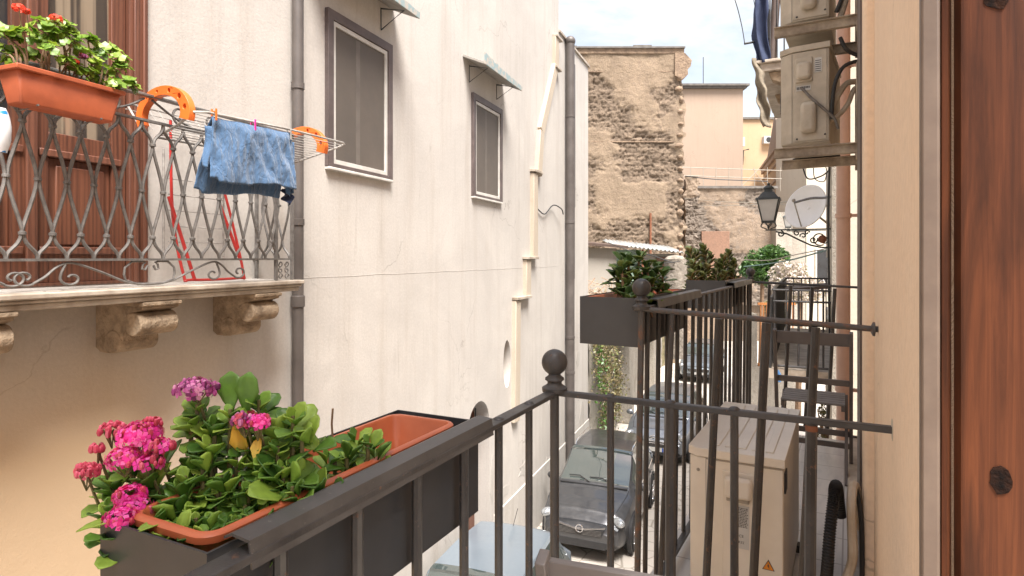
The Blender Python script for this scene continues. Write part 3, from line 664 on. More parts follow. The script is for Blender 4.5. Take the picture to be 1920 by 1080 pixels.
mats['knot'] = MT('knot', (.006, .005, .005), (.03, .014, .009), .9, 60, 1, 120, .003, spec=.1)
mats['jamb'] = MT('jamb_paint', (.165, .122, .095), (.125, .09, .07), .5, 14, .1)
our_door()
# ================================================================ FAR BUILDINGS
def ruin_face(x0, x1, z0, z1, y, nx, nz, amp, sc_, jag=0, seed=0, jagl=0, thr=.0, bh=.27, bw=.55):
    m = MB(); ero = []; ton = []; nz3 = noise.noise; fr = noise.fractal
    def fn(i, j):
        x = x0 + (x1 - x0) * i; z = z0 + (z1 - z0) * j
        p = Vector((x * sc_, z * sc_, seed)); d = fr(p * .6, 1, 2, 4) * amp * .5
        e = .5 + 1.1 * fr(Vector((x * .26, z * .34, seed + 3)), 1, 2.1, 5) + thr
        e = max(0, min(1, (e - .42) * 3.2))
        wx = x + .16 * nz3(Vector((x * .9, z * .9, seed + 7))); wz = z + .12 * nz3(Vector((x * .8, z * .8, seed + 9)))
        r = math.floor(wz / bh); c = math.floor(wx / bw + (r % 2) * .5 + .3 * math.sin(r * 1.7)); fx = (wx / bw + (r % 2) * .5 + .3 * math.sin(r * 1.7)) - c; fz = wz / bh - r
        rv = (math.sin(r * 127.1 + c * 311.7 + seed) * 43758.5453) % 1
        edge = min(min(fx, 1 - fx) * bw, min(fz, 1 - fz) * bh); mort = max(0, 1 - edge / .045)
        rough = abs(fr(Vector((x * 4.1, z * 4.1, seed + 5)), .8, 2, 5))
        d += e * (.03 + .07 * rv * rv + .05 * mort * (.4 + rough) + .13 * rough) + (1 - e) * .02 * rough
        ero.append(e); ton.append(rv)
        if i > .94 and jag: x += (i - .94) / .06 * (jag * (nz3(Vector((z * 1.7, seed, 0))) + (rv - .5) * .9))
        if i == 0 and jagl: x += jagl * nz3(Vector((z * 1.7, seed, 9)))
        return Vector((x, y + d, z))
    m.grid(fn, nx, nz, True); m.attrs = {'erosion': ero, 'tone': ton}; return m
def wbuild(m, name, mat, par, **k):
    if hasattr(m, 'attrs'): k.update(attrs=m.attrs, fix=False, sharp=180)
    return m.build(name, mat, par, **k)
mats['ruin_plain'] = MT('ruin_stone_plain', (.32, .235, .165), (.18, .13, .095), .95, 4, 1, 14, .06, spec=.15)
# (frame FW: local x = world x, local y = world y)
S = thing('stone_building', 'tall weathered ochre stone building with crumbling plaster, behind the white wall', 'building', FW, (3, 30, GZ))
X1 = .2832 * 30
m = ruin_face(2.6, X1, -2.2, 10.1, 29.85, 130, 270, .10, 1.3, .25, 1, thr=.06); wbuild(m, 'wall', mats['ruin'], S)
m = MB(); m.box(-3, 2.59, 29.9, 30.2, GZ, 10.1); m.box(-3, X1 - .15, 30.2, 38, GZ, 10.1); wbuild(m, 'core', mats['ruin'], S)
m = MB(); m.box(-3, X1 + .02, 29.8, 38, 10.1, 10.34); wbuild(m, 'parapet', mats['ruin_plain'], S); m = MB(); m.box(-3, X1 + .05, 29.7, 38.1, 10.342, 10.42); m.box(1.5, 3.2, 29.75, 31, 10.42, 10.47); m.box(6.0, 6.9, 29.75, 31, 10.42, 10.5); wbuild(m, 'parapet_edge', mats['roof_dark'], S)
m = MB(); m.prism([[(X1 - .45, 10.1), (X1 + .05, 10.1), (X1 + .38, 9.75), (X1 + .33, 9.45), (X1 + .18, 9.3), (X1 + .2, 9.05), (X1 - .1, 8.8), (X1 - .45, 9.0)]], 29.75, 30.6); wbuild(m, 'broken_cornice', mats['ruin_plain'], S)
random.seed(11)
for k in range(22):
    z = -3 + k * .56; a = random.uniform(.2, .45); m = MB(); q0 = random.uniform(.2, .4)
    m.grid(lambda i, j: Vector((X1 - a * .5 + (a * .5 + .06 * random.random()) * math.cos(6.283 * i) * math.sin(3.1416 * (.12 + .76 * j)), 30.0 + .28 * math.sin(6.283 * i) * math.sin(3.1416 * (.12 + .76 * j)), z + q0 * j)), 9, 5); wbuild(m, 'quoin_stone', mats['ruin_plain'], S)
m = MB(); m.tube([(6.85, 29.8, -1.8), (6.85, 29.8, 2.2)], .05, 6); wbuild(m, 'rusty_pole', mats['rust'], S)
m = MB(); m.box(-3, X1 - .4, 29.86, 29.95, 5.72, 5.78); m.box(-3, X1 - .3, 29.86, 29.95, 9.2, 9.26); wbuild(m, 'string_course', mats['ruin_plain'], S)
# pink building
S = thing('pink_building', 'plain windowless pink rendered building right of the old stone one', 'building', FW, (15, 45, GZ))
m = MB(); m.box(9, 17.25, 45, 58, GZ, 12.6); wbuild(m, 'wall', mats['plaster_pink'], S)
m = MB(); m.box(8.9, 17.45, 44.75, 58, 12.6, 12.75); m.box(8.9, 17.6, 44.6, 58, 12.75, 12.9); wbuild(m, 'cornice', mats['roof_dark'], S)
m = MB(); m.tube([(14.6, 46, 12.9), (14.6, 46, 15.3)], .03, 5); wbuild(m, 'antenna', mats['cable'], S)
m = MB(); m.ball((16.7, 44.95, 3.15), .16); wbuild(m, 'vent_cap', mats['rust'], S)
# orange building
S = thing('orange_building', 'pale orange building with a small white air conditioner, behind the pink one', 'building', FW, (24, 60, GZ))
m = MB(); m.box(20, 32, 60, 70, GZ, 13.75); wbuild(m, 'wall', mats['plaster_orange'], S)
m = MB(); m.box(19.9, 32, 59.8, 70, 13.75, 13.95); wbuild(m, 'roof_edge', mats['roof_dark'], S)
m = MB(); m.box(24.9, 25.8, 59.5, 60, 11.3, 12.0); A_ = wbuild(m, 'outdoor_unit', mats['sticker'], S); m = MB(); m.lathe((25.35, 59.49, 11.65), [(.001, -.02), (.25, -.02), (.26, .01)], 16, 'y'); wbuild(m, 'fan_grille', mats['plastic_dark'], A_)
m = MB(); m.box(22.7, 23.0, 59.5, 60, 11.0, 11.9); wbuild(m, 'vent_box', mats['sticker'], S)
m = MB(); m.tube([(22.9, 59.8, 9.2), (22.9, 59.6, 10.6), (23.4, 59.5, 10.7)], .06, 5); wbuild(m, 'wall_pipe', mats['cable'], S)
# ruined lower wall
S = thing('ruined_wall', 'low grey ruined wall with dark brickwork and a bricked-up opening', 'wall', FW, (13.5, 38, GZ))
m = ruin_face(9.5, 16.6, -3, 4.35, 37.9, 120, 150, .10, 1.6, 0, 7, thr=.12, bh=.22, bw=.4); wbuild(m, 'wall', mats['ruin_grey'], S)
m = MB(); m.box(8.6, 16.55, 38.3, 38.8, GZ, 4.3); wbuild(m, 'core', mats['ruin_grey'], S)
m = MB(); m.box(8.6, 16.7, 37.8, 38.9, 4.35, 4.5); wbuild(m, 'coping', mats['roof_dark'], S)
m = MB(); m.box(11.9, 13.65, 37.8, 38, -1.8, 1.65); wbuild(m, 'bricked_opening', mats['brick_fill'], S, bevel=.02)
random.seed(3); m = MB()
m = ruin_face(10.7, 11.5, -1.5, 5.0, 37.1, 24, 150, .3, 2.4, .5, 17, .3, thr=.4, bh=.2, bw=.3)
m_=m; m = MB(); m.box(10.8, 11.3, 37.4, 37.9, GZ, 4.9); wbuild(m, 'pier_core', mats['ruin_plain'], S); m = m_; wbuild(m, 'rubble_pier', mats['ruin_grey'], S, bevel=.04)
m = MB(); m.box(16.3, 17.3, 37.2, 37.9, GZ, 2.8); m.box(17.3, 18.6, 38.2, 38.9, GZ, 1.6); wbuild(m, 'low_pier', mats['retain'], S)
# roof railing over the ruin
m = MB()
for z in (5.9, 5.35): m.tube([(11, 40, z + .1), (18, 40.2, z - .1)], .025, 5)
for k in range(9): m.tube([(11 + k * .85, 40, 4.4), (11 + k * .85, 40, 6.0)], .02, 5)
m.tube([(15, 40, 4.5), (16.4, 40, 5.9)], .02, 5); m.tube([(17, 40, 4.5), (16.0, 40, 5.9)], .02, 5)
m = m.build('roof_railing', mats['cable_light'], None, FW); tag(m, 'thin metal railing on the flat roof above the ruined wall', 'railing')
# church-like building with pediment
FC = Frame(17, 20.05, 44)
S = thing('pediment_building', 'peach building with moulded cornice and banded corner beyond the street lamp', 'building', FC, (0, 0, GZ))
m = MB(); m.box(0, 16, -5, 0, GZ, 8.6); wbuild(m, 'wall', mats['plaster_orange'], S)
m = MB(); m.box(-.35, 16.2, -5, .35, 8.6, 8.85); m.box(-.2, 16.2, -5, .2, 8.2, 8.6); m.box(-.1, 16.2, -5, .1, 6.3, 6.5); m.box(-.12, 16.2, -5, .12, 7.6, 7.72); wbuild(m, 'cornice', mats['plaster_pink'], S, bevel=.04)
m = MB(); m.prism([[(.4, 8.85), (11, 8.85), (5.5, 11.6)]], -.3, 0.2); wbuild(m, 'pediment', mats['plaster_pink'], S)
m = MB()
for k in range(28): m.box(-.06, 1.3, -1.25, .06, -2.6 + k * .36, -2.6 + k * .36 + .30)
wbuild(m, 'banded_corner', mats['plaster_orange'], S, bevel=.03)
for s0 in (3., 7.5):
    m = MB(); m.box(s0, s0 + 1.4, -.02, .02, 2.6, 5.6); W = wbuild(m, 'window', mats['glass_dark'], S)
    m = MB(); m.box(s0 - .2, s0 + 1.6, -.02, .18, 5.6, 5.9); m.box(s0 - .2, s0, 0, .12, 2.5, 5.6); m.box(s0 + 1.4, s0 + 1.6, 0, .12, 2.5, 5.6); wbuild(m, 'window_surround', mats['plaster_pink'], W)
m = MB(); m.box(-.03, .2, -2.0, -1.3, -.5, .3);  wbuild(m, 'vent', mats['rust'], S)
# pale building between
S = thing('pale_building', 'pale cream building seen below the air conditioner brackets', 'building', FW, (22, 39, GZ))
m = MB(); m.box(19.05, 30, 39, 43.5, GZ, 10); wbuild(m, 'wall', mats['plaster_cream'], S)
m = MB(); m.box(19.6, 20.5, 38.9, 39.05, -2.2, .6); W = wbuild(m, 'window', mats['frame_white'], S); m = MB(); m.box(19.7, 20.4, 38.86, 38.91, -2.1, .5); wbuild(m, 'pane', mats['glass_dark'], W)
m = MB(); m.box(20.6, 21.6, 38.9, 39.05, -2.2, .6); W = wbuild(m, 'window', mats['frame_white'], S); m = MB(); m.box(20.7, 21.5, 38.86, 38.91, -2.1, .5); wbuild(m, 'pane', mats['glass_dark'], W)

# ================================================================ RETAINING WALL, SHEDS, DEBRIS, VEGETATION
RW0 = FL.inv(FL.w((15.35, 3.82, 0)))
S = thing('retaining_wall', 'rough stone retaining wall with dry creepers beside the parked cars', 'wall', FL, (21, 3.9, GZ))
m = MB()
def fn(i, j):
    s_ = 15.33 + 14.5 * i; z = GZ + (3.75 + .25 * noise.noise(Vector((s_, 0, 0)))) * j
    return Vector((s_, 3.85 + .10 * noise.fractal(Vector((s_, z, 2)), 1, 2, 4), z))
m.grid(fn, 110, 40); m.build('wall', mats['retain'], S)
m = MB(); m.box(15.4, 29.8, 4.0, 4.45, GZ, -1.6); m.build('core', mats['retain'], S)
m = MB(); m.box(19.2, 19.9, 3.45, 4.0, GZ, -1.9); m.box(24.4, 25.1, 3.45, 4.0, GZ, -1.7); m.build('buttress', mats['retain'], S, bevel=.04)
def leafcloud(mb, fn_pos, n, size, rnd, flat=.3):
    for i in range(n):
        c = fn_pos(rnd); a = Vector((rnd.uniform(-1, 1), rnd.uniform(-1, 1), rnd.uniform(-1, 1))).normalized(); b = a.orthogonal().normalized(); b = Matrix.Rotation(rnd.uniform(0, 6.28), 3, a) @ b; c2 = a.cross(b)
        s_ = size * rnd.uniform(.6, 1.3)
        mb.add([c - b * s_, c + c2 * s_ * .5, c + b * s_, c - c2 * s_ * .5], [(0, 1, 2, 3)])
rnd = random.Random(4)
cl_ = [(15.9, -2.2, .6, 1.0), (16.5, -3.2, .9, .9), (17.3, -2.6, .8, 1.2), (18.2, -2.0, .9, .5), (17.0, -4.4, .9, .6), (21.0, -2.2, .8, .5), (22.5, -2.0, 1.0, .5), (18.3, -3.8, .5, 1.)]
def pc(r):
    c = r.choice(cl_); return Vector((c[0] + r.gauss(0, c[2] * .5), 3.75 - abs(r.gauss(0, .12)), c[1] + r.gauss(0, c[3] * .55)))
m = MB(); leafcloud(m, pc, 5200, .045, rnd); o = m.build('creeper', mats['scrub'], None, FL, fix=False); tag(o, 'dry brown and green creeper hanging down the stone retaining wall', 'creeper')
def pg(r):
    c = r.choice(((15.75, -2.9, .25, .5), (16.2, -4.6, .4, .5), (19.0, -2.0, .5, .3), (22.6, -1.9, .5, .35))); return Vector((c[0] + r.gauss(0, c[2]), 3.68 - abs(r.gauss(0, .12)), c[1] + r.gauss(0, c[3])))
m = MB(); leafcloud(m, pg, 700, .05, rnd); o = m.build('ivy', mats['ivy'], None, FL, fix=False); tag(o, 'fresh green ivy patches growing on the retaining wall', 'ivy')
m = MB()
def pw(r):
    s_ = r.uniform(15.6, 27); return Vector((s_, r.uniform(3.9, 5.6), -1.68 + abs(r.gauss(0, .12))))
leafcloud(m, pw, 2600, .05, rnd); o = m.build('weeds', mats['scrub'], None, FL, fix=False); tag(o, kind='stuff', label='dry weeds covering the waste ground', cat='weeds')
# debris heap
S = thing('debris_heap', 'heap of broken boards, sticks and rubble in front of the white shed', 'debris', FW, (2.6, 18.6, -1.75))
m = MB()
for k in range(150):
    c = Vector((rnd.gauss(2.75, .45), rnd.gauss(18.6, .5), -1.65 + abs(rnd.gauss(0, .35)))); d = Vector((rnd.uniform(-1, 1), rnd.uniform(-.6, .6), rnd.uniform(-.5, .9))).normalized() * rnd.uniform(.15, .55)
    m.bar(c - d, c + d, rnd.uniform(.02, .07), rnd.uniform(.015, .04))
tag(m.build('boards', mats['dry'], S), kind='stuff')
m = MB()
for k in range(120):
    c = Vector((rnd.gauss(3.1, .6), rnd.gauss(18.4, .4), -1.72 + abs(rnd.gauss(0, .16)))); s_ = rnd.uniform(.03, .12)
    m.box(-s_, s_, -s_ * .6, s_ * .6, -s_ * .5, s_ * .5, Matrix.Translation(c) @ Matrix.Rotation(rnd.uniform(0, 3), 4, 'Z') @ Matrix.Rotation(rnd.uniform(-.6, .6), 4, 'X'))
tag(m.build('rubble', mats['brick_fill'], S), kind='stuff')
# sheds
S = thing('white_shed', 'small rough white rendered shed with a dark sloping roof edge', 'shed', FW, (3, 20.5, -1.75))
m = MB(); m.box(.5, 3.55, 20.5, 23, -1.75, .32); m.build('wall', mats['plaster_shed'], S)
m = MB(); m.add([(.2, 20.2, .62), (3.9, 20.2, .30), (3.9, 23.2, .45), (.2, 23.2, .8), (.2, 20.2, .70), (3.9, 20.2, .38), (3.9, 23.2, .53), (.2, 23.2, .88)], [(0, 3, 2, 1), (4, 5, 6, 7), (0, 1, 5, 4), (1, 2, 6, 5), (2, 3, 7, 6), (3, 0, 4, 7)]); m.build('roof', mats['awn_brown'], S)
S = thing('lean_to_shed', 'low lean-to with corrugated grey roof and green panel front', 'shed', FW, (5, 23, -1.75))
m = MB()
def fr(i, j):
    x = 3.7 + 2.7 * i; y = 22.4 + 2.2 * j; return Vector((x, y, .50 - .3 * i + .25 * j + .035 * math.sin(x * 40)))
m.grid(fr, 90, 3); m.build('roof', mats['corrug'], S, solid=.03)
m = MB(); m.box(3.8, 4.9, 22.9, 23.0, -1.75, .30); m.build('panel', mats['green_panel'], S)
m = MB(); m.box(4.9, 6.2, 22.95, 23.05, -1.75, .15); m.build('wall', mats['plaster_shed'], S)
m = MB(); m.box(5.5, 6.0, 22.88, 22.94, -.45, .02); m.build('window', mats['brick_fill'], S)
m = MB()
for x in (3.75, 4.9, 6.3): m.tube([(x, 22.6, -1.75), (x, 22.6, .3)], .04, 6)
m.build('post', mats['rust'], S)
m = MB(); m.grid(lambda i, j: Vector((5.55 + .36 * math.cos(6.283 * i) * (1 + .15 * noise.noise(Vector((i * 5, j * 6, 1)))), 20.5 + .36 * math.sin(6.283 * i), -3.4 + 3.35 * j)), 26, 24)
m.lathe((5.55, 20.5, -.05), [(.36, 0), (.25, .1), (.01, .14)], 14)
o = m.build('stone_pillar', mats['pillar'], None, FW); tag(o, 'rough pale stone pillar at the end of the waste ground', 'pillar')
# green climber and blossom beyond, gate
def bush(name, lab, cat, mat, c, rad, n, size, lumps=9, trunk=True, seed=1):
    T = thing(name, lab, cat, FW, (c[0], c[1], GZ)); r = random.Random(seed)
    ls = [(Vector((c[0] + r.uniform(-1, 1) * rad[0] * .7, c[1] + r.uniform(-1, 1) * rad[1] * .7, c[2] + r.uniform(-1, 1) * rad[2] * .7)), r.uniform(.28, .5)) for _ in range(lumps)]
    def pf(r_):
        p, k_ = r_.choice(ls); d = Vector((r_.gauss(0, 1), r_.gauss(0, 1), r_.gauss(0, 1))).normalized() * r_.uniform(.75, 1.02) * k_ * min(rad[0], rad[2]) * 1.3; return p + d
    m = MB(); leafcloud(m, pf, n, size, r); m.build('crown', mat, T, fix=False)
    m = MB(); m.tube([(c[0], c[1], GZ), (c[0] + .1, c[1], c[2] - rad[2] * .4), (c[0], c[1], c[2])], [.1, .07, .03], 7)
    for k in range(5): m.tube([(c[0], c[1], c[2] - rad[2] * .6), (c[0] + r.uniform(-1, 1) * rad[0] * .7, c[1], c[2] + r.uniform(0, .6) * rad[2])], [.04, .01], 5)
    m.build('trunk', mats['brownstem'], T); return T
bush('leafy_tree', 'bright green leafy climber mass behind the lamp bracket', 'tree', mats['ivy_far'], (9.25, 22.5, -.40), (.85, .5, .75), 7500, .075, 20, seed=2)
bush('leafy_tree', 'darker green crown right beside the bright climber', 'tree', mats['ivy_far'], (10.15, 23.4, -.3), (.7, .5, .6), 5000, .075, 14, seed=5)
bush('flowering_tree', 'bush covered in whitish blossom above the orange gate', 'tree', mats['blossom'], (9.2, 19.4, -.75), (.9, .4, .6), 5200, .06, 18, seed=8)
bush('garden_shrub', 'yellow green shrub behind the orange gate', 'shrub', mats['scrub'], (9.4, 21.2, -2.1), (.5, .4, .8), 2000, .05, 8, seed=9)
bush('garden_shrub', 'dry twiggy shrub at the foot of the far cream facade', 'shrub', mats['scrub'], (6.9, 13.3, -3.6), (.25, .3, .9), 900, .03, 6, seed=12)
S = thing('orange_gate', 'orange painted slatted gate below the green shrub', 'gate', FW, (8.9, 20.6, GZ))
m = MB()
for k in range(12): m.bar((8.5 + .1 * k, 20.6, -3.6), (8.5 + .1 * k, 20.6, -1.6), .03, .03, up=(1, 0, 0))
m.build('slat', mats['orange_gate'], S)
m = MB(); m.box(8.4, 9.7, 20.57, 20.63, -3.7, -3.6); m.box(8.4, 9.7, 20.57, 20.63, -1.62, -1.54); m.build('gate_rail', mats['orange_gate'], S)
m = MB(); m.box(8.3, 9.8, 20.4, 20.8, GZ, -3.7); m.box(8.05, 8.3, 20.4, 20.8, GZ, -1.9); m.build('stone_base', mats['retain'], S)
# ================================================================ OUR BALCONIES
def baluster(par, a, b, r=.011, mat='iron', n=8, rivet=None):
    m = MB(); m.tube([a, b], r, n)
    o = m.build('baluster', mats[mat], par)
    if rivet is not None:
        m = MB(); p = Vector(a) + Vector((0, 0, rivet)); m.lathe(p, [(.0001, .006), (.009, .0045), (.014, .0005), (.015, -.002)], 12); m.build('rivet', mats[mat], o)
    return o
def finial(par, c, r, mat='iron'):
    m = MB(); m.lathe(c, [(.001, -.01), (r * .95, -.008), (r * .98, .004), (r * .72, .010), (r * .55, .016), (r * .56, .022), (r * .74, .027), (r * .72, .033), (r * .48, .040), (r * .46, .046)], 20)
    m.ball(Vector(c) + Vector((0, 0, .042 + r * .95)), r, 24, 16, 1.0); return m.build('finial', mats[mat], par, sharp=60)
F1 = -1.38
b1 = thing('balcony', 'our own near balcony with dark iron railing and ball finial at the corner', 'balcony', R1, (-.5, -.3, F1))
zr = -.392
m = MB(); m.bar((-2.6, 0, zr - .006), (.018, 0, zr - .006), .036, .012); m.build('top_rail', mats['iron'], b1, bevel=.002)
m = MB(); m.bar((0, .016, zr - .007), (.0, -.875, zr - .010), .022, .016); m.build('top_rail', mats['iron'], b1, bevel=.003)
m = MB(); m.lathe((0, -.86, zr - .01), [(.008, -.012), (.026, -.01), (.026, .01), (.008, .012)], 12, 'y'); m.build('wall_collar', mats['foam'], b1)
finial(b1, (0, 0, zr + .004), .0385)
baluster(b1, (0, 0, zr - .01), (0, 0, F1), .0135, n=12)
for i, t in enumerate([.181, .357, .521, .697, .868, 1.03, 1.2, 1.37, 1.54, 1.71, 1.88, 2.05, 2.22, 2.39]):
    baluster(b1, (-t, 0, zr - .011), (-t, 0, F1 + .05), .0105, rivet=.011)
for t in (.171, .339, .502): baluster(b1, (0, -t, zr - .014), (0, -t, F1 + .05), .0105 if t != .339 else .014, rivet=.0145)
baluster(b1, (0, -.681, zr - .016), (-.02, -.672, F1 + .05), .0135)
m = MB(); m.tube([(0, -.681, zr - .02), (0, -.681, zr - .034)], .0142, 12); m.build('rust_ring', mats['rust'], b1)
for a, b in (((-2.6, 0, F1 + .05), (0, 0, F1 + .05)), ((0, 0, F1 + .05), (0, -.85, F1 + .05))):
    m = MB(); m.bar(a, b, .03, .012); m.build('bottom_rail', mats['iron'], b1)
m = MB(); m.box(-2.6, .06, -.9, .06, F1 - .14, F1); m.build('slab', mats['tile'], b1, bevel=.01)

F2 = -1.46; L2 = 3.07; zr2 = -.205
b2 = thing('balcony', 'second balcony further along with two ball finials, two dark planters and an air conditioner', 'balcony', R2, (1.5, -.4, F2))
m = MB(); m.bar((0, 0, zr2), (L2, 0, zr2), .034, .012); m.build('top_rail', mats['iron_rust'], b2, bevel=.002)
m = MB(); m.tube([(0, .03, zr2 + .0), (0, -.4, zr2 - .018), (0, -.815, zr2 - .036)], .0105, 10); m.build('top_rail', mats['iron_rust'], b2)
m = MB(); m.lathe((0, -.80, zr2 - .036), [(.008, -.006), (.024, -.004), (.024, .003), (.008, .01)], 12, 'y'); m.build('wall_collar', mats['iron_rust'], b2)
m = MB(); m.tube([(L2, 0, zr2), (L2, -.83, zr2 - .03)], .010, 10); m.build('top_rail', mats['iron'], b2)
finial(b2, (0, 0, zr2 + .006), .0375); finial(b2, (L2, 0, zr2 + .006), .0375)
def lean(x, t, r, mt='iron'):
    return baluster(b2, (x, -t, zr2 - .012 - .045 * t), (x, -t + .055, F2 + .06), r, mt)
baluster(b2, (0, 0, zr2), (0, .02, F2), .013, 'iron_rust')
for t, r in ((.124, .010), (.299, .0145), (.465, .0155), (.626, .0145)): lean(0, t, r)
for t, r in ((.15, .012), (.31, .014), (.47, .014), (.63, .014)): lean(L2, t, r)
for i in range(18):
    t = .085 + i * .167
    baluster(b2, (t, 0, zr2 - .006), (t, .012, F2 + .06), .0105 if i % 4 != 2 else .0155, rivet=.008)
baluster(b2, (L2, 0, zr2), (L2, .01, F2), .013)
for a, b in (((0, 0, F2 + .055), (L2, 0, F2 + .055)), ((0, .05, F2 + .055), (0, -.8, F2 + .055)), ((L2, .05, F2 + .055), (L2, -.8, F2 + .055))):
    m = MB(); m.bar(a, b, .03, .014); m.build('bottom_rail', mats['iron'], b2)
m = MB(); m.box(-.05, L2 + .06, -.9, .08, F2 - .12, F2); m.build('slab', mats['tile'], b2, bevel=.01)
m = MB(); m.box(-.0, L2 + .0, -.95, -.72, F2, F2 + .05); m.build('threshold', mats['marble'], b2, bevel=.006)
for s0 in (.3, 1.5, 2.7):
    m = MB(); m.prism([[(-.9, F2 - .12), (.0, F2 - .12), (-.05, F2 - .2), (-.3, F2 - .26), (-.75, F2 - .5), (-.9, F2 - .5)]], s0, s0 + .12, 'yz'); m.build('bracket', mats['marble'], b2)

# third balcony along the street
FB3 = Frame(25.9, 3.25, 7.5)
b3 = thing('balcony', 'far third balcony with thin bars and a tall dark screen on its street side', 'balcony', FB3, (2, -.3, -1.4))
z3 = -.40; L3 = 4.8; W3 = .74
m = MB()
for z in (z3, z3 - .14): m.tube([(0, 0, z), (0, -W3, z)], .014, 6)
m.build('top_rail', mats['iron'], b3)
m = MB(); m.tube([(L3, 0, z3), (L3, -1.05, z3)], .018, 6); m.build('top_rail', mats['iron'], b3)
m = MB(); m.tube([(L3, 0, z3 - .17), (L3, -1.05, z3 - .17)], .014, 6); m.build('middle_rail', mats['iron'], b3)
m = MB(); m.tube([(0, 0, z3), (L3, 0, z3)], .018, 6); m.build('top_rail', mats['iron'], b3)
m = MB(); m.tube([(L3, 0, -1.32), (L3, -1.05, -1.32)], .016, 6); m.build('bottom_rail', mats['iron'], b3)
m = MB(); m.tube([(0, 0, -1.34), (0, -W3, -1.34)], .016, 6); m.build('bottom_rail', mats['iron'], b3)
for k in range(6): baluster(b3, (0, -.015 - .135 * k, z3), (0, -.015 - .135 * k, -1.34), .012, n=6)
for k in range(8): baluster(b3, (L3, -.02 - .14 * k, z3), (L3, -.02 - .14 * k, -1.32), .011, n=6)
for k in range(1, 30): baluster(b3, (k * .16, 0, z3), (k * .16, 0, -1.34), .011, n=6)
m = MB(); m.box(0, L3 + .05, -W3 - .25, .05, -1.5, -1.38); m.build('slab', mats['marble'], b3)
m = MB(); m.box(.02, 2.6, .02, .05, -1.45, z3 - .1); m.build('screen_panel', mats['planter_metal'], b3)

# ================================================================ PLANTERS
def planter(frame, name, lab, x0, x1, y0, y1, zt, h, cover=None, trayz=.012, tray=True, inset=(.012, .012, .012, .012)):
    T = thing(name, lab, 'planter', frame, ((x0 + x1) / 2, (y0 + y1) / 2, zt - h))
    m = MB(); t = .004
    m.prism([[(x0, y0), (x1, y0), (x1, y1), (x0, y1)], [(x0 + t, y0 + t), (x1 - t, y0 + t), (x1 - t, y1 - t), (x0 + t, y1 - t)]], zt - h, zt, 'xy'); m.box(x0 + t, x1 - t, y0 + t, y1 - t, zt - h, zt - h + .004)
    m.build('holder', mats['planter_metal'], T)
    if cover:
        c0, c1, zc = cover; m = MB(); yy = y0 - .01
        # folded hook cover over the rail: top strip sloping to a front lip
        pr = [(yy + .016, zc - .008), (yy - .0, zc - .001), (yy - .034, zc - .004), (yy - .039, zc - .042), (yy - .036, zc - .042), (yy - .031, zc - .008), (yy - .0, zc - .005), (yy + .016, zc - .012)]
        m.prism([pr], c0, c1, 'yz'); m.build('rail_hook', mats['cover_metal'], T, sharp=20)
    if tray:
        a0, a1, c0, c1 = x0 + inset[0], x1 - inset[1], y0 + inset[2], y1 - inset[3]; zt2 = zt + trayz; m = MB()
        def rr(e, r):
            o = []
            for (cx, cy, s0) in ((a1 - r, c1 - r, 0), (a0 + r, c1 - r, 90), (a0 + r, c0 + r, 180), (a1 - r, c0 + r, 270)):
                for k in range(6):
                    t_ = R(s0 + 18 * k); o.append((cx + (r - e) * math.cos(t_), cy + (r - e) * math.sin(t_)))
            return o
        rings = [(.006, -.014), (-.001, -.013), (-.002, -.003), (.002, .001), (.010, .001), (.013, -.003), (.014, -.05), (.020, -.055), (.026, -h + .03)]
        n = 24; vv = []; ff = []
        for (e, dz) in rings: vv += [(p[0], p[1], zt2 + dz) for p in rr(e, .032)]
        for i in range(len(rings) - 1):
            for k in range(n): ff.append((i * n + k, i * n + (k + 1) % n, (i + 1) * n + (k + 1) % n, (i + 1) * n + k))
        m.add(vv, ff, True); Tr = m.build('tray', mats['terracotta'], T, fix=False, sharp=50)
        m = MB()
        def so_(i, j):
            x = a0 + .022 + (a1 - a0 - .044) * i; y = c0 + .022 + (c1 - c0 - .044) * j
            return Vector((x, y, zt2 - .085 + .012 * noise.noise(Vector((x * 22, y * 22, 0)))))
        m.grid(so_, 50, 16); m.build('soil', mats['soil'], Tr)
    return T
PL1 = planter(R1, 'planter_box', 'near dark metal planter with terracotta tray, hooked on our railing', -1.125, -.405, .03, .265, -.388, .215, cover=(-1.095, -.418, -.370), trayz=.006, inset=(.02, .05, .026, .026))
PL2 = planter(R2, 'planter_box', 'dark metal planter at the near corner of the second balcony', .02, .85, .02, .275, -.165, .2, cover=(.145, 1.0, -.172), trayz=-.004)
PL3 = planter(R2, 'planter_box', 'dark metal planter at the far end of the second balcony', 2.0, 2.95, .02, .29, -.16, .2, cover=(2.09, 2.98, -.172), trayz=-.004)

# ================================================================ PLANTS
def leaf(mb, base, d, up, ln, wd, cup=.25, curl=.3, scal=.06, nu=7, nv=4):
    d = Vector(d).normalized(); up = Vector(up); sd_ = d.cross(up)
    if sd_.length < 1e-3: sd_ = d.orthogonal()
    sd_.normalize(); n = sd_.cross(d); vs_ = []
    for i in range(nu + 1):
        u = i / nu; prof = (math.sin(math.pi * min(1, u ** 1.15)) ** .55 if u < 1 else 0) * (0.42 + .58 * min(1, u * 1.6))
        if i == nu: prof = .12
        if i == 0: prof = .14
        sc_ = 1 + scal * math.cos(i * math.pi) * (1 if 2 < i < nu else 0)
        for j in range(nv + 1):
            v = j / nv * 2 - 1; ww = wd / 2 * prof * sc_
            vs_.append(Vector(base) + d * (ln * u) + sd_ * (v * ww) + n * (cup * ww * v * v - curl * ln * u * u * .5 + curl * ln * .18 * u))
    fs = [(i * (nv + 1) + j, (i + 1) * (nv + 1) + j, (i + 1) * (nv + 1) + j + 1, i * (nv + 1) + j + 1) for i in range(nu) for j in range(nv)]
    mb.add(vs_, fs, True)
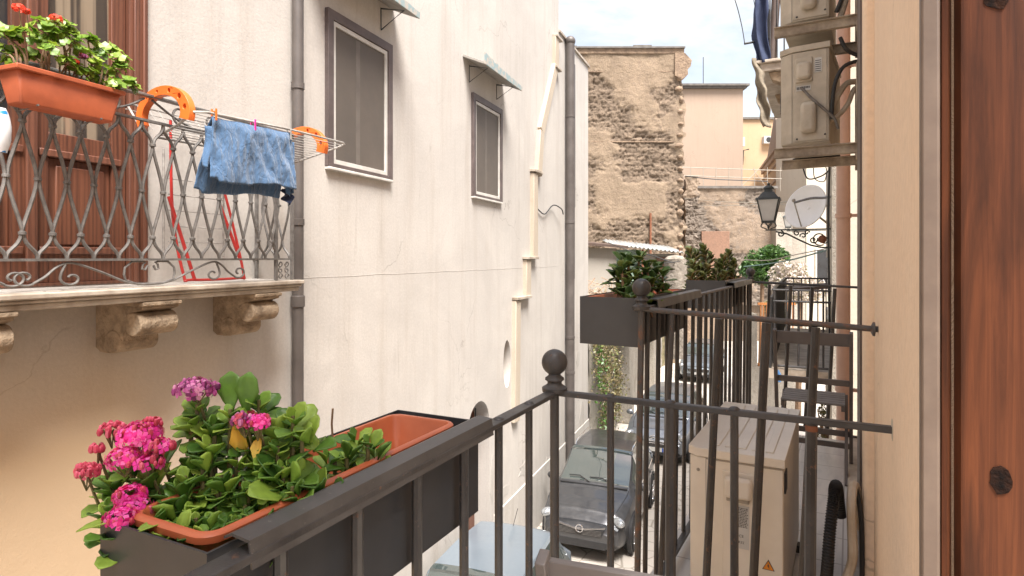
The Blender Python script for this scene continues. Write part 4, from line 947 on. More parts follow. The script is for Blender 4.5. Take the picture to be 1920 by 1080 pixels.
def rosette(mb, c, axis, r, n, ln, wd, r_):
    axis = Vector(axis).normalized(); e = axis.orthogonal().normalized()
    for i in range(n):
        k = i / max(n - 1, 1); el = 70 - 75 * k + r_.uniform(-10, 10); az = i * 92 + r_.uniform(-18, 18) + 40
        rad = Matrix.Rotation(R(az), 3, axis) @ e; d = axis * math.sin(R(el)) + rad * math.cos(R(el))
        sz = (.55 + .45 * min(1, k * 2)) * r_.uniform(.8, 1.15)
        leaf(mb, Vector(c) - axis * (.012 + .035 * k) + rad * .004, d, axis if el < 60 else -rad + axis * .2, ln * sz, wd * sz, r_.uniform(.15, .5), r_.uniform(-.15, .4))
def floret(mb, c, d, r, r_):
    d = Vector(d).normalized(); e = d.orthogonal().normalized(); o = r_.uniform(0, 90)
    for k in range(4):
        rad = Matrix.Rotation(R(o + 90 * k), 3, d) @ e; s_ = d.cross(rad)
        c0 = Vector(c); mb.add([c0, c0 + rad * r * .6 + s_ * r * .42 + d * r * .12, c0 + rad * r * 1.05 + d * r * .0, c0 + rad * r * .6 - s_ * r * .42 + d * r * .12], [(0, 1, 2, 3)])
def cluster(mbp, mbb, c, r, nfl, nb, r_, fr=.0085, flat=.6):
    c = Vector(c)
    for i in range(nfl + nb):
        th = r_.uniform(0, 6.28); ph = math.acos(r_.uniform(-.35, 1)); d = Vector((math.cos(th) * math.sin(ph), math.sin(th) * math.sin(ph), math.cos(ph)))
        p = c + Vector((d.x, d.y, d.z * flat)) * r * r_.uniform(.78, 1.05)
        if i < nfl: floret(mbp, p, d, fr * r_.uniform(.8, 1.25), r_)
        else: mbb.ball(p, fr * r_.uniform(.38, .6), 6, 4, 1.5)
def kalanchoe():
    r_ = random.Random(21)
    T = thing('flowering_succulent', 'bushy green succulent with magenta flower heads at the near end of the terracotta tray', 'plant', R1, (-.93, .14, -.47))
    P = lambda x, y: R1.inv(img(x, y, min(.93 + max(0, 1000 - y) * .00047, .385 * 1130 / max(1, y - 483))))
    heads = [(232, 925), (212, 892), (292, 880), (335, 922), (262, 845), (392, 790), (362, 765), (438, 748), (466, 738), (452, 800), (402, 842), (375, 872), (348, 890), (440, 872), (476, 895), (420, 930), (398, 955), (500, 930), (512, 862), (534, 822), (548, 800), (562, 890), (580, 905), (482, 842), (520, 905), (350, 955), (310, 935), (452, 962), (430, 905), (540, 765), (386, 738), (250, 900), (222, 950), (270, 955), (420, 780), (500, 790), (330, 860), (560, 860), (468, 930), (398, 900), (300, 905), (240, 870), (350, 968), (440, 950), (255, 935), (235, 950), (370, 960), (480, 945), (310, 945), (345, 935), (270, 960), (405, 965), (410, 815), (530, 860), (500, 960), (380, 925), (280, 920), (425, 850), (480, 770)]
    m = MB(); st = MB(); lobes = MB()
    for i, (x, y) in enumerate(heads):
        c = P(x, y) + Vector((r_.uniform(-.025, .025), r_.uniform(-.015, .015), -.012)); ax = Vector((r_.uniform(-.5, .3), r_.uniform(-.35, .45), 1))
        big = r_.uniform(.85, 1.15); rosette(m, c, ax, 0, r_.randint(8, 12), .046 * big, .035 * big, r_)
        st.tube([(max(-1.08, min(-.80, c.x + r_.uniform(-.02, .02))), max(.075, min(.21, c.y)), -.475), c + Vector((0, 0, -.05)), c], [.005, .004, .003], 6)
    rosette(m, P(560, 888), (.2, -.3, .6), 0, 7, .07, .05, r_); leaf(m, P(462, 745) - Vector((0, 0, .03)), (.0, -.1, 1), (-1, -.4, 0), .075, .045, .2, .1); leaf(m, P(435, 740) - Vector((0, 0, .03)), (.1, .2, 1), (-1, -.4, 0), .07, .05, .2, .1)
    leaf(m, P(235, 975), (-.6, .8, -.1), (0, 0, 1), .065, .03); leaf(m, P(318, 978), (-.6, .4, -.05), (0, 0, 1), .042, .028)
    m.build('foliage', mats['kal'], T, fix=False, solid=.0016); st.build('stems', mats['stem'], T)
    m = MB(); leaf(m, P(440, 790), (.0, -.35, -.75), (-1, -.3, .2), .055, .032, .6, .5); leaf(m, P(478, 868), (.2, .1, .6), (-1, -.4, 0), .04, .02, .5, .3)
    o = m.build('withered_leaf', mats['yellowleaf'], T, fix=False, solid=.001)
    for (x, y, rad, nf, nb, mp_, mb_) in ((402, 724, .033, 62, 30, 'purple', 'purple'), (300, 806, .034, 95, 26, 'pink', 'pinkred'), (335, 828, .022, 22, 26, 'pink', 'pinkred'), (275, 848, .028, 44, 24, 'pink', 'pinkred'), (318, 856, .022, 24, 14, 'pink', 'pinkred'), (250, 797, .019, 12, 26, 'pinkred', 'pinkred'), (322, 785, .014, 4, 20, 'pinkred', 'pinkred'), (205, 872, .018, 6, 34, 'pinkred', 'pinkred'), (224, 830, .009, 0, 14, 'pinkred', 'pinkred'), (285, 915, .024, 40, 8, 'pink', 'pinkred'), (292, 938, .026, 46, 10, 'pink', 'pinkred'), (272, 955, .023, 34, 8, 'pink', 'pinkred'), (492, 778, .02, 14, 26, 'pinkred', 'purple'), (515, 783, .02, 36, 6, 'pink', 'pinkred')):
        c = P(x, y); c.x -= .035; c2 = R1.inv(R1.w(c)); A = MB(); Bd = MB(); cluster(A, Bd, c, rad, nf, nb, r_)
        F_ = (A if nf else Bd).build('flower_head', mats[mp_], T, fix=False)
        if nf: Bd.build('buds', mats[mb_], F_, fix=False)
        S_ = MB(); S_.tube([c + Vector((.03, 0, -.09)), c + Vector((.012, 0, -.04)), c], [.003, .0024, .002], 5)
        for k in range(5): S_.tube([c + Vector((0, 0, -.03)), c + Vector((r_.uniform(-1, 1), r_.uniform(-1, 1), r_.uniform(-.1, .5))) * rad * .9], .0012, 4)
        S_.build('flower_stalk', mats['stem'], F_)
kalanchoe()
def small_succ():
    r_ = random.Random(3); T = thing('small_succulent', 'small green succulent alone in the middle of the terracotta tray', 'plant', R1, (-.72, .14, -.47))
    m = MB()
    for (x, y) in ((628, 848), (662, 838), (690, 828), (648, 822), (640, 866), (700, 842)):
        p = R1.inv(img(x, y, 1.14)); p.x += r_.uniform(-.03, .03); rosette(m, p, (r_.uniform(-.3, .3), r_.uniform(-.3, .3), 1), 0, 8, .05, .034, r_)
    m.build('foliage', mats['kal'], T, fix=False, solid=.0016)
    m = MB()
    for (x, y) in ((650, 880), (628, 890), (690, 860)):
        p = R1.inv(img(x, y, 1.13)); m.tube([(p.x, .13, -.475), p, p + Vector((.0, 0, .03))], .004, 6)
    m.build('stems', mats['stem'], T)
    m = MB(); m.tube([R1.inv(img(624, 826, 1.22)), R1.inv(img(622, 795, 1.22)), R1.inv(img(624, 766, 1.22))], .0022, 6); o = m.build('dry_twig', mats['brownstem'], T)
    m = MB()
    for k in range(26):
        p = Vector((r_.uniform(-.70, -.62), r_.uniform(.09, .18), -.462)); leaf(m, p, (r_.uniform(-1, 1), r_.uniform(-1, 1), r_.uniform(0, .8)), (0, 0, 1), .025, .012)
    m.build('dry_leaves', mats['blossom'], T, fix=False)
small_succ()
def big_succ(frame, name, lab, mat, heads, x0, x1, y0, y1, zb, ln, seed, spiky=False):
    r_ = random.Random(seed); T = thing(name, lab, 'plant', frame, ((x0 + x1) / 2, (y0 + y1) / 2, zb)); m = MB(); st = MB()
    for (x, y, Z) in heads:
        p = frame.inv(img(x, y, Z)); p.y = max(y0 - .05, min(y1 + .1, p.y)); n = 9 if not spiky else 17
        ax = Vector((r_.uniform(-.25, .25), r_.uniform(-.25, .25), 1)).normalized()
        if spiky:
            for i in range(n):
                k = i / n; az = i * 90 + r_.uniform(-15, 15) + (45 if (i // 2) % 2 else 0); el = 62 - 40 * k; e = ax.orthogonal().normalized(); rad = Matrix.Rotation(R(az), 3, ax) @ e
                leaf(m, p - ax * (.02 + .16 * k), ax * math.sin(R(el)) + rad * math.cos(R(el)), ax, ln * (.65 + .4 * k), ln * .62, .3, -.1, .05, 5, 3)
        else: rosette(m, p, ax, 0, n, ln, ln * .68, r_)
        st.tube([(max(x0, min(x1, p.x)), max(y0, min(y1, p.y)), zb), p - ax * .08, p], [.008, .007, .005], 6)
    m.build('foliage', mats[mat], T, fix=False, solid=.002); st.build('stems', mats['brownstem'], T); return T
random.seed(9)
hd = [(1165, 500, 2.7), (1182, 488, 2.75), (1192, 512, 2.7), (1212, 498, 2.8), (1204, 530, 2.75), (1225, 520, 2.8), (1235, 535, 2.85), (1242, 512, 2.9), (1175, 528, 2.7), (1160, 515, 2.75), (1245, 542, 2.9), (1218, 542, 2.8), (1192, 545, 2.65), (1178, 548, 2.6), (1232, 500, 2.95), (1200, 478, 2.8), (1162, 540, 2.7), (1210, 515, 2.85), (1180, 560, 2.55), (1155, 505, 2.8), (1170, 482, 2.8), (1215, 560, 2.6)]
big_succ(R2, 'leafy_succulent', 'dark green broad-leaved succulent in the planter beside the ball finial', 'kal2', hd, .06, .8, .06, .22, -.25, .075, 5)
hd = [(1292, 468, 4.6), (1305, 472, 4.7), (1318, 462, 4.7), (1332, 478, 4.8), (1345, 492, 4.9), (1356, 482, 4.9), (1366, 472, 5.0), (1376, 490, 5.0), (1298, 492, 4.5), (1312, 500, 4.6), (1326, 500, 4.6), (1372, 505, 4.9), (1340, 508, 4.7), (1296, 512, 4.4), (1358, 512, 4.8), (1318, 515, 4.5)]
big_succ(R2, 'spiky_succulent', 'reddish green succulent with upright toothed shoots in the far planter', 'kal3', hd, 2.1, 2.9, .07, .24, -.25, .09, 8, True)
# geranium trough on the opposite rail
def geranium():
    P0 = FL.inv(img(8, 115, 2.9))
    T = thing('flower_trough', 'orange plastic flower trough hung high on the opposite balcony rail', 'planter', FL, (2.05, 3.28, .735))
    # near top-left corner (8,113), right end (232,172) bottom (215,224)
    s0, s1, y0, y1, zt, zb = 1.80, 2.31, 3.20, 3.37, .912, .735
    m = MB(); k = .03
    v = [(s0, y0, zt), (s1, y0, zt), (s1, y1, zt), (s0, y1, zt), (s0 + k, y0 + k, zb), (s1 - k, y0 + k, zb), (s1 - k, y1 - k, zb), (s0 + k, y1 - k, zb)]
    m.add(v, [(4, 5, 1, 0), (5, 6, 2, 1), (6, 7, 3, 2), (7, 4, 0, 3), (7, 6, 5, 4)]); m.build('trough', mats['terracotta_dark'], T, bevel=.012, solid=.004)
    m = MB(); m.prism([[(s0 - .012, y0 - .012), (s1 + .012, y0 - .012), (s1 + .012, y1 + .012), (s0 - .012, y1 + .012)], [(s0 + .01, y0 + .01), (s1 - .01, y0 + .01), (s1 - .01, y1 - .01), (s0 + .01, y1 - .01)]], zt - .02, zt + .004, 'xy'); m.build('rim', mats['terracotta_dark'], T, bevel=.004)
    m = MB(); m.box(s0 + .01, s1 - .01, y0 + .01, y1 - .01, zt - .04, zt - .03); m.build('soil', mats['soil'], T)
    m = MB()
    for x in (s0 + .1, s1 - .1): m.tube([(x, y0 + .02, zb + .01), (x, y1 + .0, zb - .005), (x, y1 + .03, zt), (x, RY + .03, ZR + .02)], .005, 5)
    m.build('hanger', mats['iron_left'], T)
    G_ = thing('geranium', 'bright green geranium with red blooms in the orange trough', 'plant', FL, (2.05, 3.28, .87)); r_ = random.Random(6)
    hd = [(20, 75), (45, 62), (70, 80), (92, 58), (115, 70), (135, 85), (150, 100), (95, 95), (60, 105), (30, 100), (165, 78), (185, 105), (205, 95), (222, 110), (228, 130), (205, 140), (180, 150), (215, 160), (238, 165), (160, 140), (195, 165), (125, 120), (5, 60), (0, 95), (110, 45), (80, 50), (130, 62), (245, 160), (140, 130), (15, 115), (175, 120), (90, 75)]
    F_ = MB(); S_ = MB()
    for (x, y) in hd:
        xr = (x - 960) / FPX; Z = (3.28 + r_.uniform(-.07, .1)) / (.3633 - .9317 * xr); c = FL.inv(img(x, y, Z))
        sx_ = max(s0 + .03, min(s1 - .04, c.x + r_.uniform(-.05, .05))); S_.tube(smooth_path([(sx_, 3.28, zt - .04), ((sx_ + c.x) / 2 + r_.uniform(-.02, .02), 3.27, (zt + c.z) / 2), c], 4), .0045, 5)
        for k in range(11):
            d = Vector((r_.uniform(-1, 1), r_.uniform(-1, .6), r_.uniform(-.3, .9))).normalized(); b = c + d * r_.uniform(.01, .05); nrm = (d + Vector((0, -.4, .8))).normalized(); e = nrm.orthogonal().normalized(); q_ = r_.uniform(.016, .036)
            pts = []; L_ = 15
            for i in range(L_):
                a = 2 * math.pi * i / L_; rr_ = q_ * (1 + .13 * math.cos(a * 5)) * (.45 if i == 0 else 1); pts.append(b + (Matrix.Rotation(a, 3, nrm) @ e) * rr_ + nrm * (.25 * q_ * (1 + .5 * math.cos(a * 5))))
            n0 = len(pts); F_.add(pts + [b], [(i, (i + 1) % n0, n0) for i in range(n0)], True); S_.tube([c, b], .0015, 4)
    F_.build('foliage', mats['geran'], G_, fix=False); S_.build('stems', mats['brownstem'], G_)
    for (x, y, rr_, mt) in ((36, 16, .028, 'redflower'), (105, 36, .03, 'redflower'), (157, 106, .02, 'purple'), (143, 116, .014, 'redflower'), (50, 22, .015, 'redflower')):
        xr = (x - 960) / FPX; Z = 3.24 / (.3633 - .9317 * xr); c = FL.inv(img(x, y, Z)); A = MB(); Bd = MB(); cluster(A, Bd, c, rr_, 55, 10, r_, .0085, .7); fl = A.build('flower_head', mats[mt], G_, fix=False); Bd.build('buds', mats['redflower'], fl, fix=False)
        S_ = MB(); S_.tube([c, c + Vector((.02, .01, -.12))], .002, 5); S_.build('flower_stalk', mats['stem'], fl)
geranium()
# bag hanging at the far left edge (white with blue marks)
q = NT('printed_bag'); q.col(q.mix(q.ramp(q.noise(13, det=2), [(.56, 0), (.58, 1)]), (.66, .68, .70), (.02, .20, .50))); q.set(.35); mats['bag'] = q.m
c = FL.inv(img(4, 240, 2.72)); m = MB()
m.grid(lambda i, j: Vector((c.x + .035 * math.cos(6.283 * i) * (math.sin(math.pi * (.12 + .8 * j)) ** .6) * (1 + .2 * noise.noise(Vector((i * 4, j * 5, 0)))), c.y + .03 * math.sin(6.283 * i) * math.sin(math.pi * (.1 + .8 * j)), c.z - .11 + .2 * j)), 20, 10)
o = m.build('plastic_bag', mats['bag'], None, FL); tag(o, 'white and blue plastic bag hanging at the left picture edge', 'bag')

# ================================================================ DRYING RACK AND CLOTH
def rack():
    T = thing('drying_rack', 'wire drying rack with two orange hooks hung over the opposite balcony rail', 'drying rack', FL, (3.4, 3.3, .8))
    A_ = (2.73, 3.10, .886); Bp = (4.18, 3.10, .946); C_ = (4.05, 3.52, .80); D_ = (2.78, 3.54, .775)
    vA, vB, vC, vD = map(Vector, (A_, Bp, C_, D_))
    def quad(i, j): return vD.lerp(vC, i).lerp(vA.lerp(vB, i), j)
    m = MB(); m.tube([vD, quad(0, .5), vA + Vector((-.02, .03, 0)), vA + Vector((.05, 0, .01)), quad(.5, 1) + Vector((0, 0, .015)), vB - Vector((.06, 0, 0)), vB + Vector((0, .03, 0)), quad(1, .8), vC, vD + Vector((.03, 0, 0)), vD], .0085, 8)
    m.build('frame_tube', mats['wire_white'], T)
    m = MB()
    for k in range(1, 12): m.tube([quad(0, k / 12), quad(1, k / 12)], .0028, 5)
    m.build('wires', mats['wire_white'], T)
    # inner wing behind the rail
    m = MB(); E = [(2.9, 3.70, 1.02), (3.55, 3.70, 1.02)]
    m.tube([(2.7, 3.56, .80), (2.72, 3.72, .98), (2.76, 3.74, 1.0), (3.40, 3.74, 1.0), (3.44, 3.72, .98), (3.42, 3.56, .82)], .007, 6); m.tube([(2.72, 3.74, .96), (3.44, 3.74, .96)], .003, 5)
    for k in range(9): m.tube([(2.8 + .075 * k, 3.74, 1.0), (2.8 + .075 * k, 3.60, .83)], .0026, 5)
    m.build('inner_wing', mats['wire_white'], T)
    for s_ in (2.70, 3.95):
        c0 = (3.36, .885); pts_o = []; pts_i = []; 
        n = 22
        for k in range(n + 1):
            t = R(-18 + 222 * k / n); w_ = .052 * (1 - .55 * k / n); ro, ri = .205, .205 - w_ - .018
            pts_o.append((c0[0] - ro * math.cos(t) * 1.12, c0[1] + ro * math.sin(t) * .86)); pts_i.append((c0[0] - ri * math.cos(t) * 1.10, c0[1] + ri * math.sin(t) * .80))
        holes = []
        for k, hr in ((3, .018), (6, .019), (9, .015), (12, .010), (15, .007)):
            a = ((pts_o[k][0] + pts_i[k][0]) / 2, (pts_o[k][1] + pts_i[k][1]) / 2); holes.append(ell(a[0], a[1], hr * .8, hr, 12))
        m = MB(); m.prism([pts_o + pts_i[::-1]] + holes, s_ - .022, s_ + .022, 'yz'); m.build('hook', mats['orange_plastic'], T, bevel=.003)
rack()
def blue_shirt():
    # T-shirt folded over the outer tube and wires of the rack
    a, b = 2.81, 3.51; y0 = 3.10; zt = .895
    m = MB(); nu, nv = 70, 60
    def fn(i, j):
        s_ = a + (b - a) * i; v = (j - .5) * 2          # v<0 street side, v>0 balcony side
        drop = abs(v) * (.405 + .012 * math.sin(i * 7) + .012 * noise.noise(Vector((i * 6, v, 0)))) * (1 if v < 0 else .9)
        if i < .06: drop *= .95
        sideshift = (i - .5) * .05 * abs(v)
        w_ = 1.5 * (.016 * noise.noise(Vector((i * 3.2 + drop * 2.2, drop * 1.5, v > 0))) + .011 * noise.noise(Vector((i * 9 - drop * 5, drop * 4, 3))) + .0055 * noise.noise(Vector((i * 26, drop * 9, 7))) + .003 * noise.noise(Vector((i * 50, drop * 40, 2)))) * min(1, drop * 9 + .25)
        y = y0 + (-.016 if v < 0 else .016 + .22 * min(1, abs(v) * .5)) * min(1, abs(v) * 9) + w_ - (.02 * drop if v < 0 else 0)
        sag = -.006 * math.sin(math.pi * i * 3) ** 2 * max(0, 1 - drop * 8)
        return Vector((s_ + sideshift, y, zt + .03 * (i - .5) - drop + sag - (.0 if v < 0 else .10 * min(1, abs(v)))))
    m.grid(fn, nu, nv); o = m.build('blue_shirt', mats['blue_cloth'], None, FL, solid=.003, fix=False, sharp=180); tag(o, 'blue T-shirt hanging over the front tube of the drying rack', 'shirt')
    m = MB()
    for (sx_, dz, w_, h) in ((a - .01, -.08, .06, .27), (b + .01, -.05, .07, .40)):
        n = 16
        m.grid(lambda i, j: Vector((sx_ + (i - .5) * w_ + .012 * math.sin(j * 5) - .0, y0 + .01 + .016 * math.sin(i * 7 + j * 3), zt + dz - h * j * (1 - .12 * abs(i - .4)))), 10, n)
    build_each(m, 'sleeve', mats['blue_cloth'], o, fix=False, solid=.003, sharp=180)
    m = MB(); m.grid(lambda i, j: Vector((3.46 + .10 * i, y0 + .03 + .02 * math.sin(j * 9 + i * 6), .50 - .12 * j * (1 - .5 * abs(i - .6)) )), 10, 10); m.build('hem_corner', mats['navy'], o, fix=False, solid=.003)
    for s_, mt in ((2.83, 'orange_plastic'), (3.15, 'pink'), (3.49, 'wire_white')):
        m = MB(); m.box(s_ - .006, s_ + .006, y0 - .022, y0 - .014, zt - .04, zt + .035); m.box(s_ - .006, s_ + .006, y0 + .014, y0 + .022, zt - .04, zt + .035); m.box(s_ - .006, s_ + .006, y0 - .014, y0 + .014, zt + .012, zt + .02)
        mt_ = mats[mt]; P_ = m.build('clothes_peg', mt_, None, FL, bevel=.002); tag(P_, {2.83: 'orange clothes peg at the left shoulder of the blue shirt', 3.15: 'magenta clothes peg in the middle of the blue shirt', 3.49: 'pale clothes peg at the right end of the blue shirt'}[s_], 'peg')
blue_shirt()
# red tubular trolley / folded rack behind the lattice
T = thing('clothes_airer', 'red tubular folding frame standing behind the opposite railing', 'clothes airer', FL, (3.2, 3.7, -.175))
m = MB()
m.tube(smooth_path([(3.03, 3.72, .95), (3.03, 3.70, .3), (3.05, 3.62, -.12), (3.10, 3.60, -.155), (3.52, 3.60, -.155), (3.57, 3.61, -.12), (3.52, 3.68, .3), (3.45, 3.72, .62)], 5), .010, 8)
m.tube([(3.0, 3.7, .42), (3.12, 3.6, -.15)], .012, 8); m.tube([(3.42, 3.7, .42), (3.56, 3.63, -.02)], .012, 8)
m.build('frame_tube', mats['red_metal'], T)
m = MB()
for k in range(5): m.tube([(3.03, 3.74, .55 - .11 * k), (3.5, 3.74, .55 - .11 * k)], .004, 5)
m.tube([(3.0, 3.75, .75), (3.0, 3.75, .0)], .008, 6); m.tube([(3.52, 3.76, .75), (3.52, 3.76, .0)], .008, 6); m.build('wire_shelf', mats['wire_white'], T)
# ================================================================ AIR CONDITIONERS
def outdoor_unit(lab, frame, L, W, H, old=False, roll=0):
    # frame: x away along the facade, y towards the street, z up; the near end face is x=0
    T = thing('air_conditioner', lab, 'air conditioner', frame, (0, 0, 0))
    mt = mats['ac_old'] if old else mats['ac']; ml = mats['ac_old_light'] if old else mats['ac']
    bz = .035 if not old else .02
    m = MB(); ch = .035 * (2 if old else 1)
    m.prism([[(0, 0), (0, W - ch), (ch * .6, W), (L, W), (L, 0)]], bz, H - .045, 'xy'); m.build('casing', mt, T, bevel=.006)
    m = MB(); e = .006
    m.prism([[(-e, -e), (-e, W - ch), (ch * .6, W + e), (L + e, W + e), (L + e, -e)]], H - .043, H - .008, 'xy')
    for k in range(5): m.box(.06, L - .06, .04 + (W - .1) * k / 5, .04 + (W - .1) * k / 5 + .032, H - .009, H - .003)
    m.build('lid', mt, T, bevel=.008)
    X = -.0
    def face(f0, f1, z0, z1, d, mat, name='panel', bev=.01, par=T, dd=0):   # f: 0 = street side (left), 1 = wall side
        m = MB(); m.box(-d - dd, .002 - dd, W * (1 - f1), W * (1 - f0), z0, z1); return m.build(name, mat, par, bevel=bev)
    if not old:
        m = MB(); m.box(-.002, .001, W * .808, W * .812, bz, H - .05); m.box(-.002, .001, W * .0, W * .81, H - .052, H - .047); m.build('seam', mats['cable_light'], T)
        p = face(.37, .74, .05, H - .085, .004, mt, 'service_panel', .004)
        face(.40, .69, H - .185, H - .10, .032, mt, 'cable_cover', .014, p, .004)
        face(.42, .66, H - .20, H - .185, .016, mats['cable_light'], 'cable_slot', .003, p, .004)
        lb = face(.525, .655, H - .385, H - .215, .0016, mats['sticker'], 'rating_label', 0, p, .0055)
        m = MB(); r_ = random.Random(2); xf = -.0078
        yl, yr = W * (1 - .535), W * (1 - .645); z = H - .225
        for k in range(13):
            y = yl
            while y > yr + .004:
                w_ = r_.uniform(.002, .009); m.box(xf, xf + .0005, max(yr, y - w_), y, z, z + .0032); y -= w_ + .002
            z -= .0062
        m.build('label_print', mats['ink'], lb)
        Mx = lambda y, z: Matrix.Translation((xf, y, z)) @ Matrix(((0, 0, -1, 0), (-1, 0, 0, 0), (0, 1, 0, 0), (0, 0, 0, 1)))
        text_mesh('CE', .015, Mx(W * (1 - .575), H - .335)).build('label_text', mats['ink'], lb)
        text_mesh('R32', .014, Mx(W * (1 - .575), H - .360)).build('label_text', mats['ink'], lb)
        m = MB(); cy = W * (1 - .85); cz = H - .43; s_ = .0225
        m.prism([[(cy - s_, cz - s_ * .8), (cy + s_, cz - s_ * .8), (cy, cz + s_)]], -.0018, -.0003, 'yz'); wn = m.build('warning_triangle', mats['ink'], T)
        m = MB(); s_ *= .84; m.prism([[(cy - s_, cz - s_ * .83), (cy + s_, cz - s_ * .83), (cy, cz + s_ * .95)]], -.0024, -.0019, 'yz'); w2 = m.build('warning_field', mats['warn'], wn)
        m = MB(); m.prism([[(cy + .003, cz + .010), (cy - .0045, cz - .002), (cy - .0008, cz - .001), (cy - .004, cz - .012), (cy + .005, cz + .0005), (cy + .0008, cz - .0002)]], -.003, -.0025, 'yz'); m.build('bolt_symbol', mats['ink'], wn)
        m = MB()
        for (f, z) in ((.105, H - .10), (.83, .08), (.70, H - .40)): m.lathe((-.001, W * (1 - f), z), [(.001, -.003), (.006, -.002), (.007, .001)], 12, 'x')
        m.build('screws', mats['cable_light'], T)
        m = MB(); m.box(.03, .1, -.006, .0, H - .15, H - .07); m.build('grip', mats['plastic_dark'], T)
    else:
        p = face(.28, .96, .03, H - .05, .006, mt, 'service_panel', .01)
        face(.33, .68, H * .62, H - .085, .012, mt, 'cable_recess', .02, p, .006)
        face(.36, .66, H * .64, H - .115, .035, mt, 'cable_cover', .022, p, .012)
        face(.44, .76, .07, H * .42, .045, mt, 'valve_cover', .025, p, .006)
        face(.35, .64, H * .54, H * .59, .002, mats['sticker'], 'label', 0, p, .0075)
        face(.72, .86, H * .70, H * .84, .002, mats['sticker'], 'label', 0, p, .0075)
        m = MB(); r_ = random.Random(4)
        for k in range(9):
            y = W * (1 - .36 - .03 * k); m.box(-.0105, -.0098, y - W * .02, y, H * .55 + r_.uniform(0, .008), H * .58)
        for k in range(6): m.box(-.0105, -.0098, W * .155, W * .27, H * .71 + k * .012, H * .71 + k * .012 + .004)
        m.build('label_print', mats['ink'], p)
        m = MB(); m.box(-.002, .002, W * .74, W * .745, bz, H - .05); m.build('seam', mats['ink'], T)
        m = MB()
        for (f, z) in ((.36, .045), (.92, .06)): m.lathe((-.007, W * (1 - f), z), [(.001, -.004), (.005, -.003), (.006, .001)], 10, 'x')
        m.build('screws', mats['ink'], T)
    m = MB()
    for x in (.12, L - .14): m.box(x, x + .05, -.01, W + .01, 0, bz)
    m.build('foot', mats['plastic_dark'], T)
    if L > .5:
        m = MB(); m.lathe((L * .42, W + .004, H * .5), [(.02, .01), (H * .34, .008), (H * .36, -.003)], 24, 'y'); m.build('fan_grille', mats['plastic_dark'], T)
    return T
class Sub(Frame):
    def __init__(s, base, p, deg=0):
        s.a = base.a + R(deg); Frame.__init__(s, math.degrees(s.a)); s.o = base.w(p)
outdoor_unit('clean beige air conditioner standing on the second balcony behind the railing', Sub(FA, (2.55, .212, F2)), .88, .36, .685)
outdoor_unit('weathered air conditioner on wall brackets, lower of the two above the lamp', Sub(FA, (3.93, .085, .655), 4), .72, .265, .605, True)
outdoor_unit('weathered air conditioner cut by the top picture edge, above the other wall unit', Sub(FA, (3.93, .085, 1.375), 2), .72, .265, .605, True)
def wall_bracket(lab, z):
    T = thing('wall_bracket', lab, 'bracket', FA, (4.1, AY, z))
    for s_ in (3.90, 4.40):
        m = MB(); m.box(s_, s_ + .035, AY, .375, z - .028, z + .028); m.box(s_ - .02, s_ + .035, AY, .375, z + .022, z + .029); a = m.build('arm', mats['bracket_old'], T, bevel=.003)
        m = MB(); m.box(s_ - .01, s_ + .05, AY, AY + .045, z - .06, z + .48); m.build('upright', mats['bracket_old'], T, bevel=.004)
        m = MB(); m.lathe((s_ - .003, AY + .03, z + .008), [(.001, -.006), (.009, -.004), (.011, .0)], 8, 'x'); m.build('bolt', mats['rust'], a)
wall_bracket('weathered steel bracket under the lower wall air conditioner', .618)
wall_bracket('weathered steel bracket under the upper wall air conditioner', 1.338)
def pipeset(name, lab, cat, pts, r, mat, frame=FA, n=8):
    m = MB(); m.tube(smooth_path(pts, 6), r, n); o = m.build(name, mats[mat], None, frame); return tag(o, lab, cat)
pipeset('insulated_pipe', 'pale insulated pipe looping from the lower wall unit to the facade', 'pipe', [(3.98, .09, .83), (4.0, .05, .93), (4.05, .0, 1.02), (4.1, -.05, 1.04), (4.1, -.09, 1.03)], .017, 'foam')
pipeset('insulated_pipe', 'second pale insulated pipe just below the looping one', 'pipe', [(3.98, .10, .79), (4.0, .04, .83), (4.04, -.01, .90), (4.1, -.045, 1.0), (4.12, -.09, .99)], .014, 'foam')
pipeset('power_cable', 'black cable bending from the lower wall unit up to the facade', 'cable', [(3.94, .075, .80), (3.93, .06, .98), (3.96, .02, 1.09), (4.0, -.04, 1.13), (4.02, -.09, 1.13)], .011, 'cable')
pipeset('power_cable', 'thin grey cable hanging across the face of the lower wall unit', 'cable', [(3.90, .23, .995), (3.90, .18, .93), (3.90, .12, .865), (3.92, .06, .80), (3.94, .04, .74)], .008, 'iron_left')
pipeset('power_cable', 'dark cable bundle beside the upper wall unit', 'cable', [(3.96, .05, 1.42), (3.96, .02, 1.5), (3.98, .0, 1.62), (4.0, -.05, 1.75), (4.02, -.09, 1.9)], .012, 'cable')
pipeset('insulated_pipe', 'brown insulated pipe beside the upper wall unit', 'pipe', [(3.98, .04, 1.36), (3.98, .0, 1.5), (4.0, -.03, 1.7), (4.0, -.06, 2.0)], .017, 'bracket_old')
pipeset('power_cable', 'short dark cable from the wall above the lower unit', 'cable', [(3.96, .03, 1.27), (3.96, .0, 1.2), (4.0, -.05, 1.17), (4.02, -.09, 1.18)], .011, 'cable')
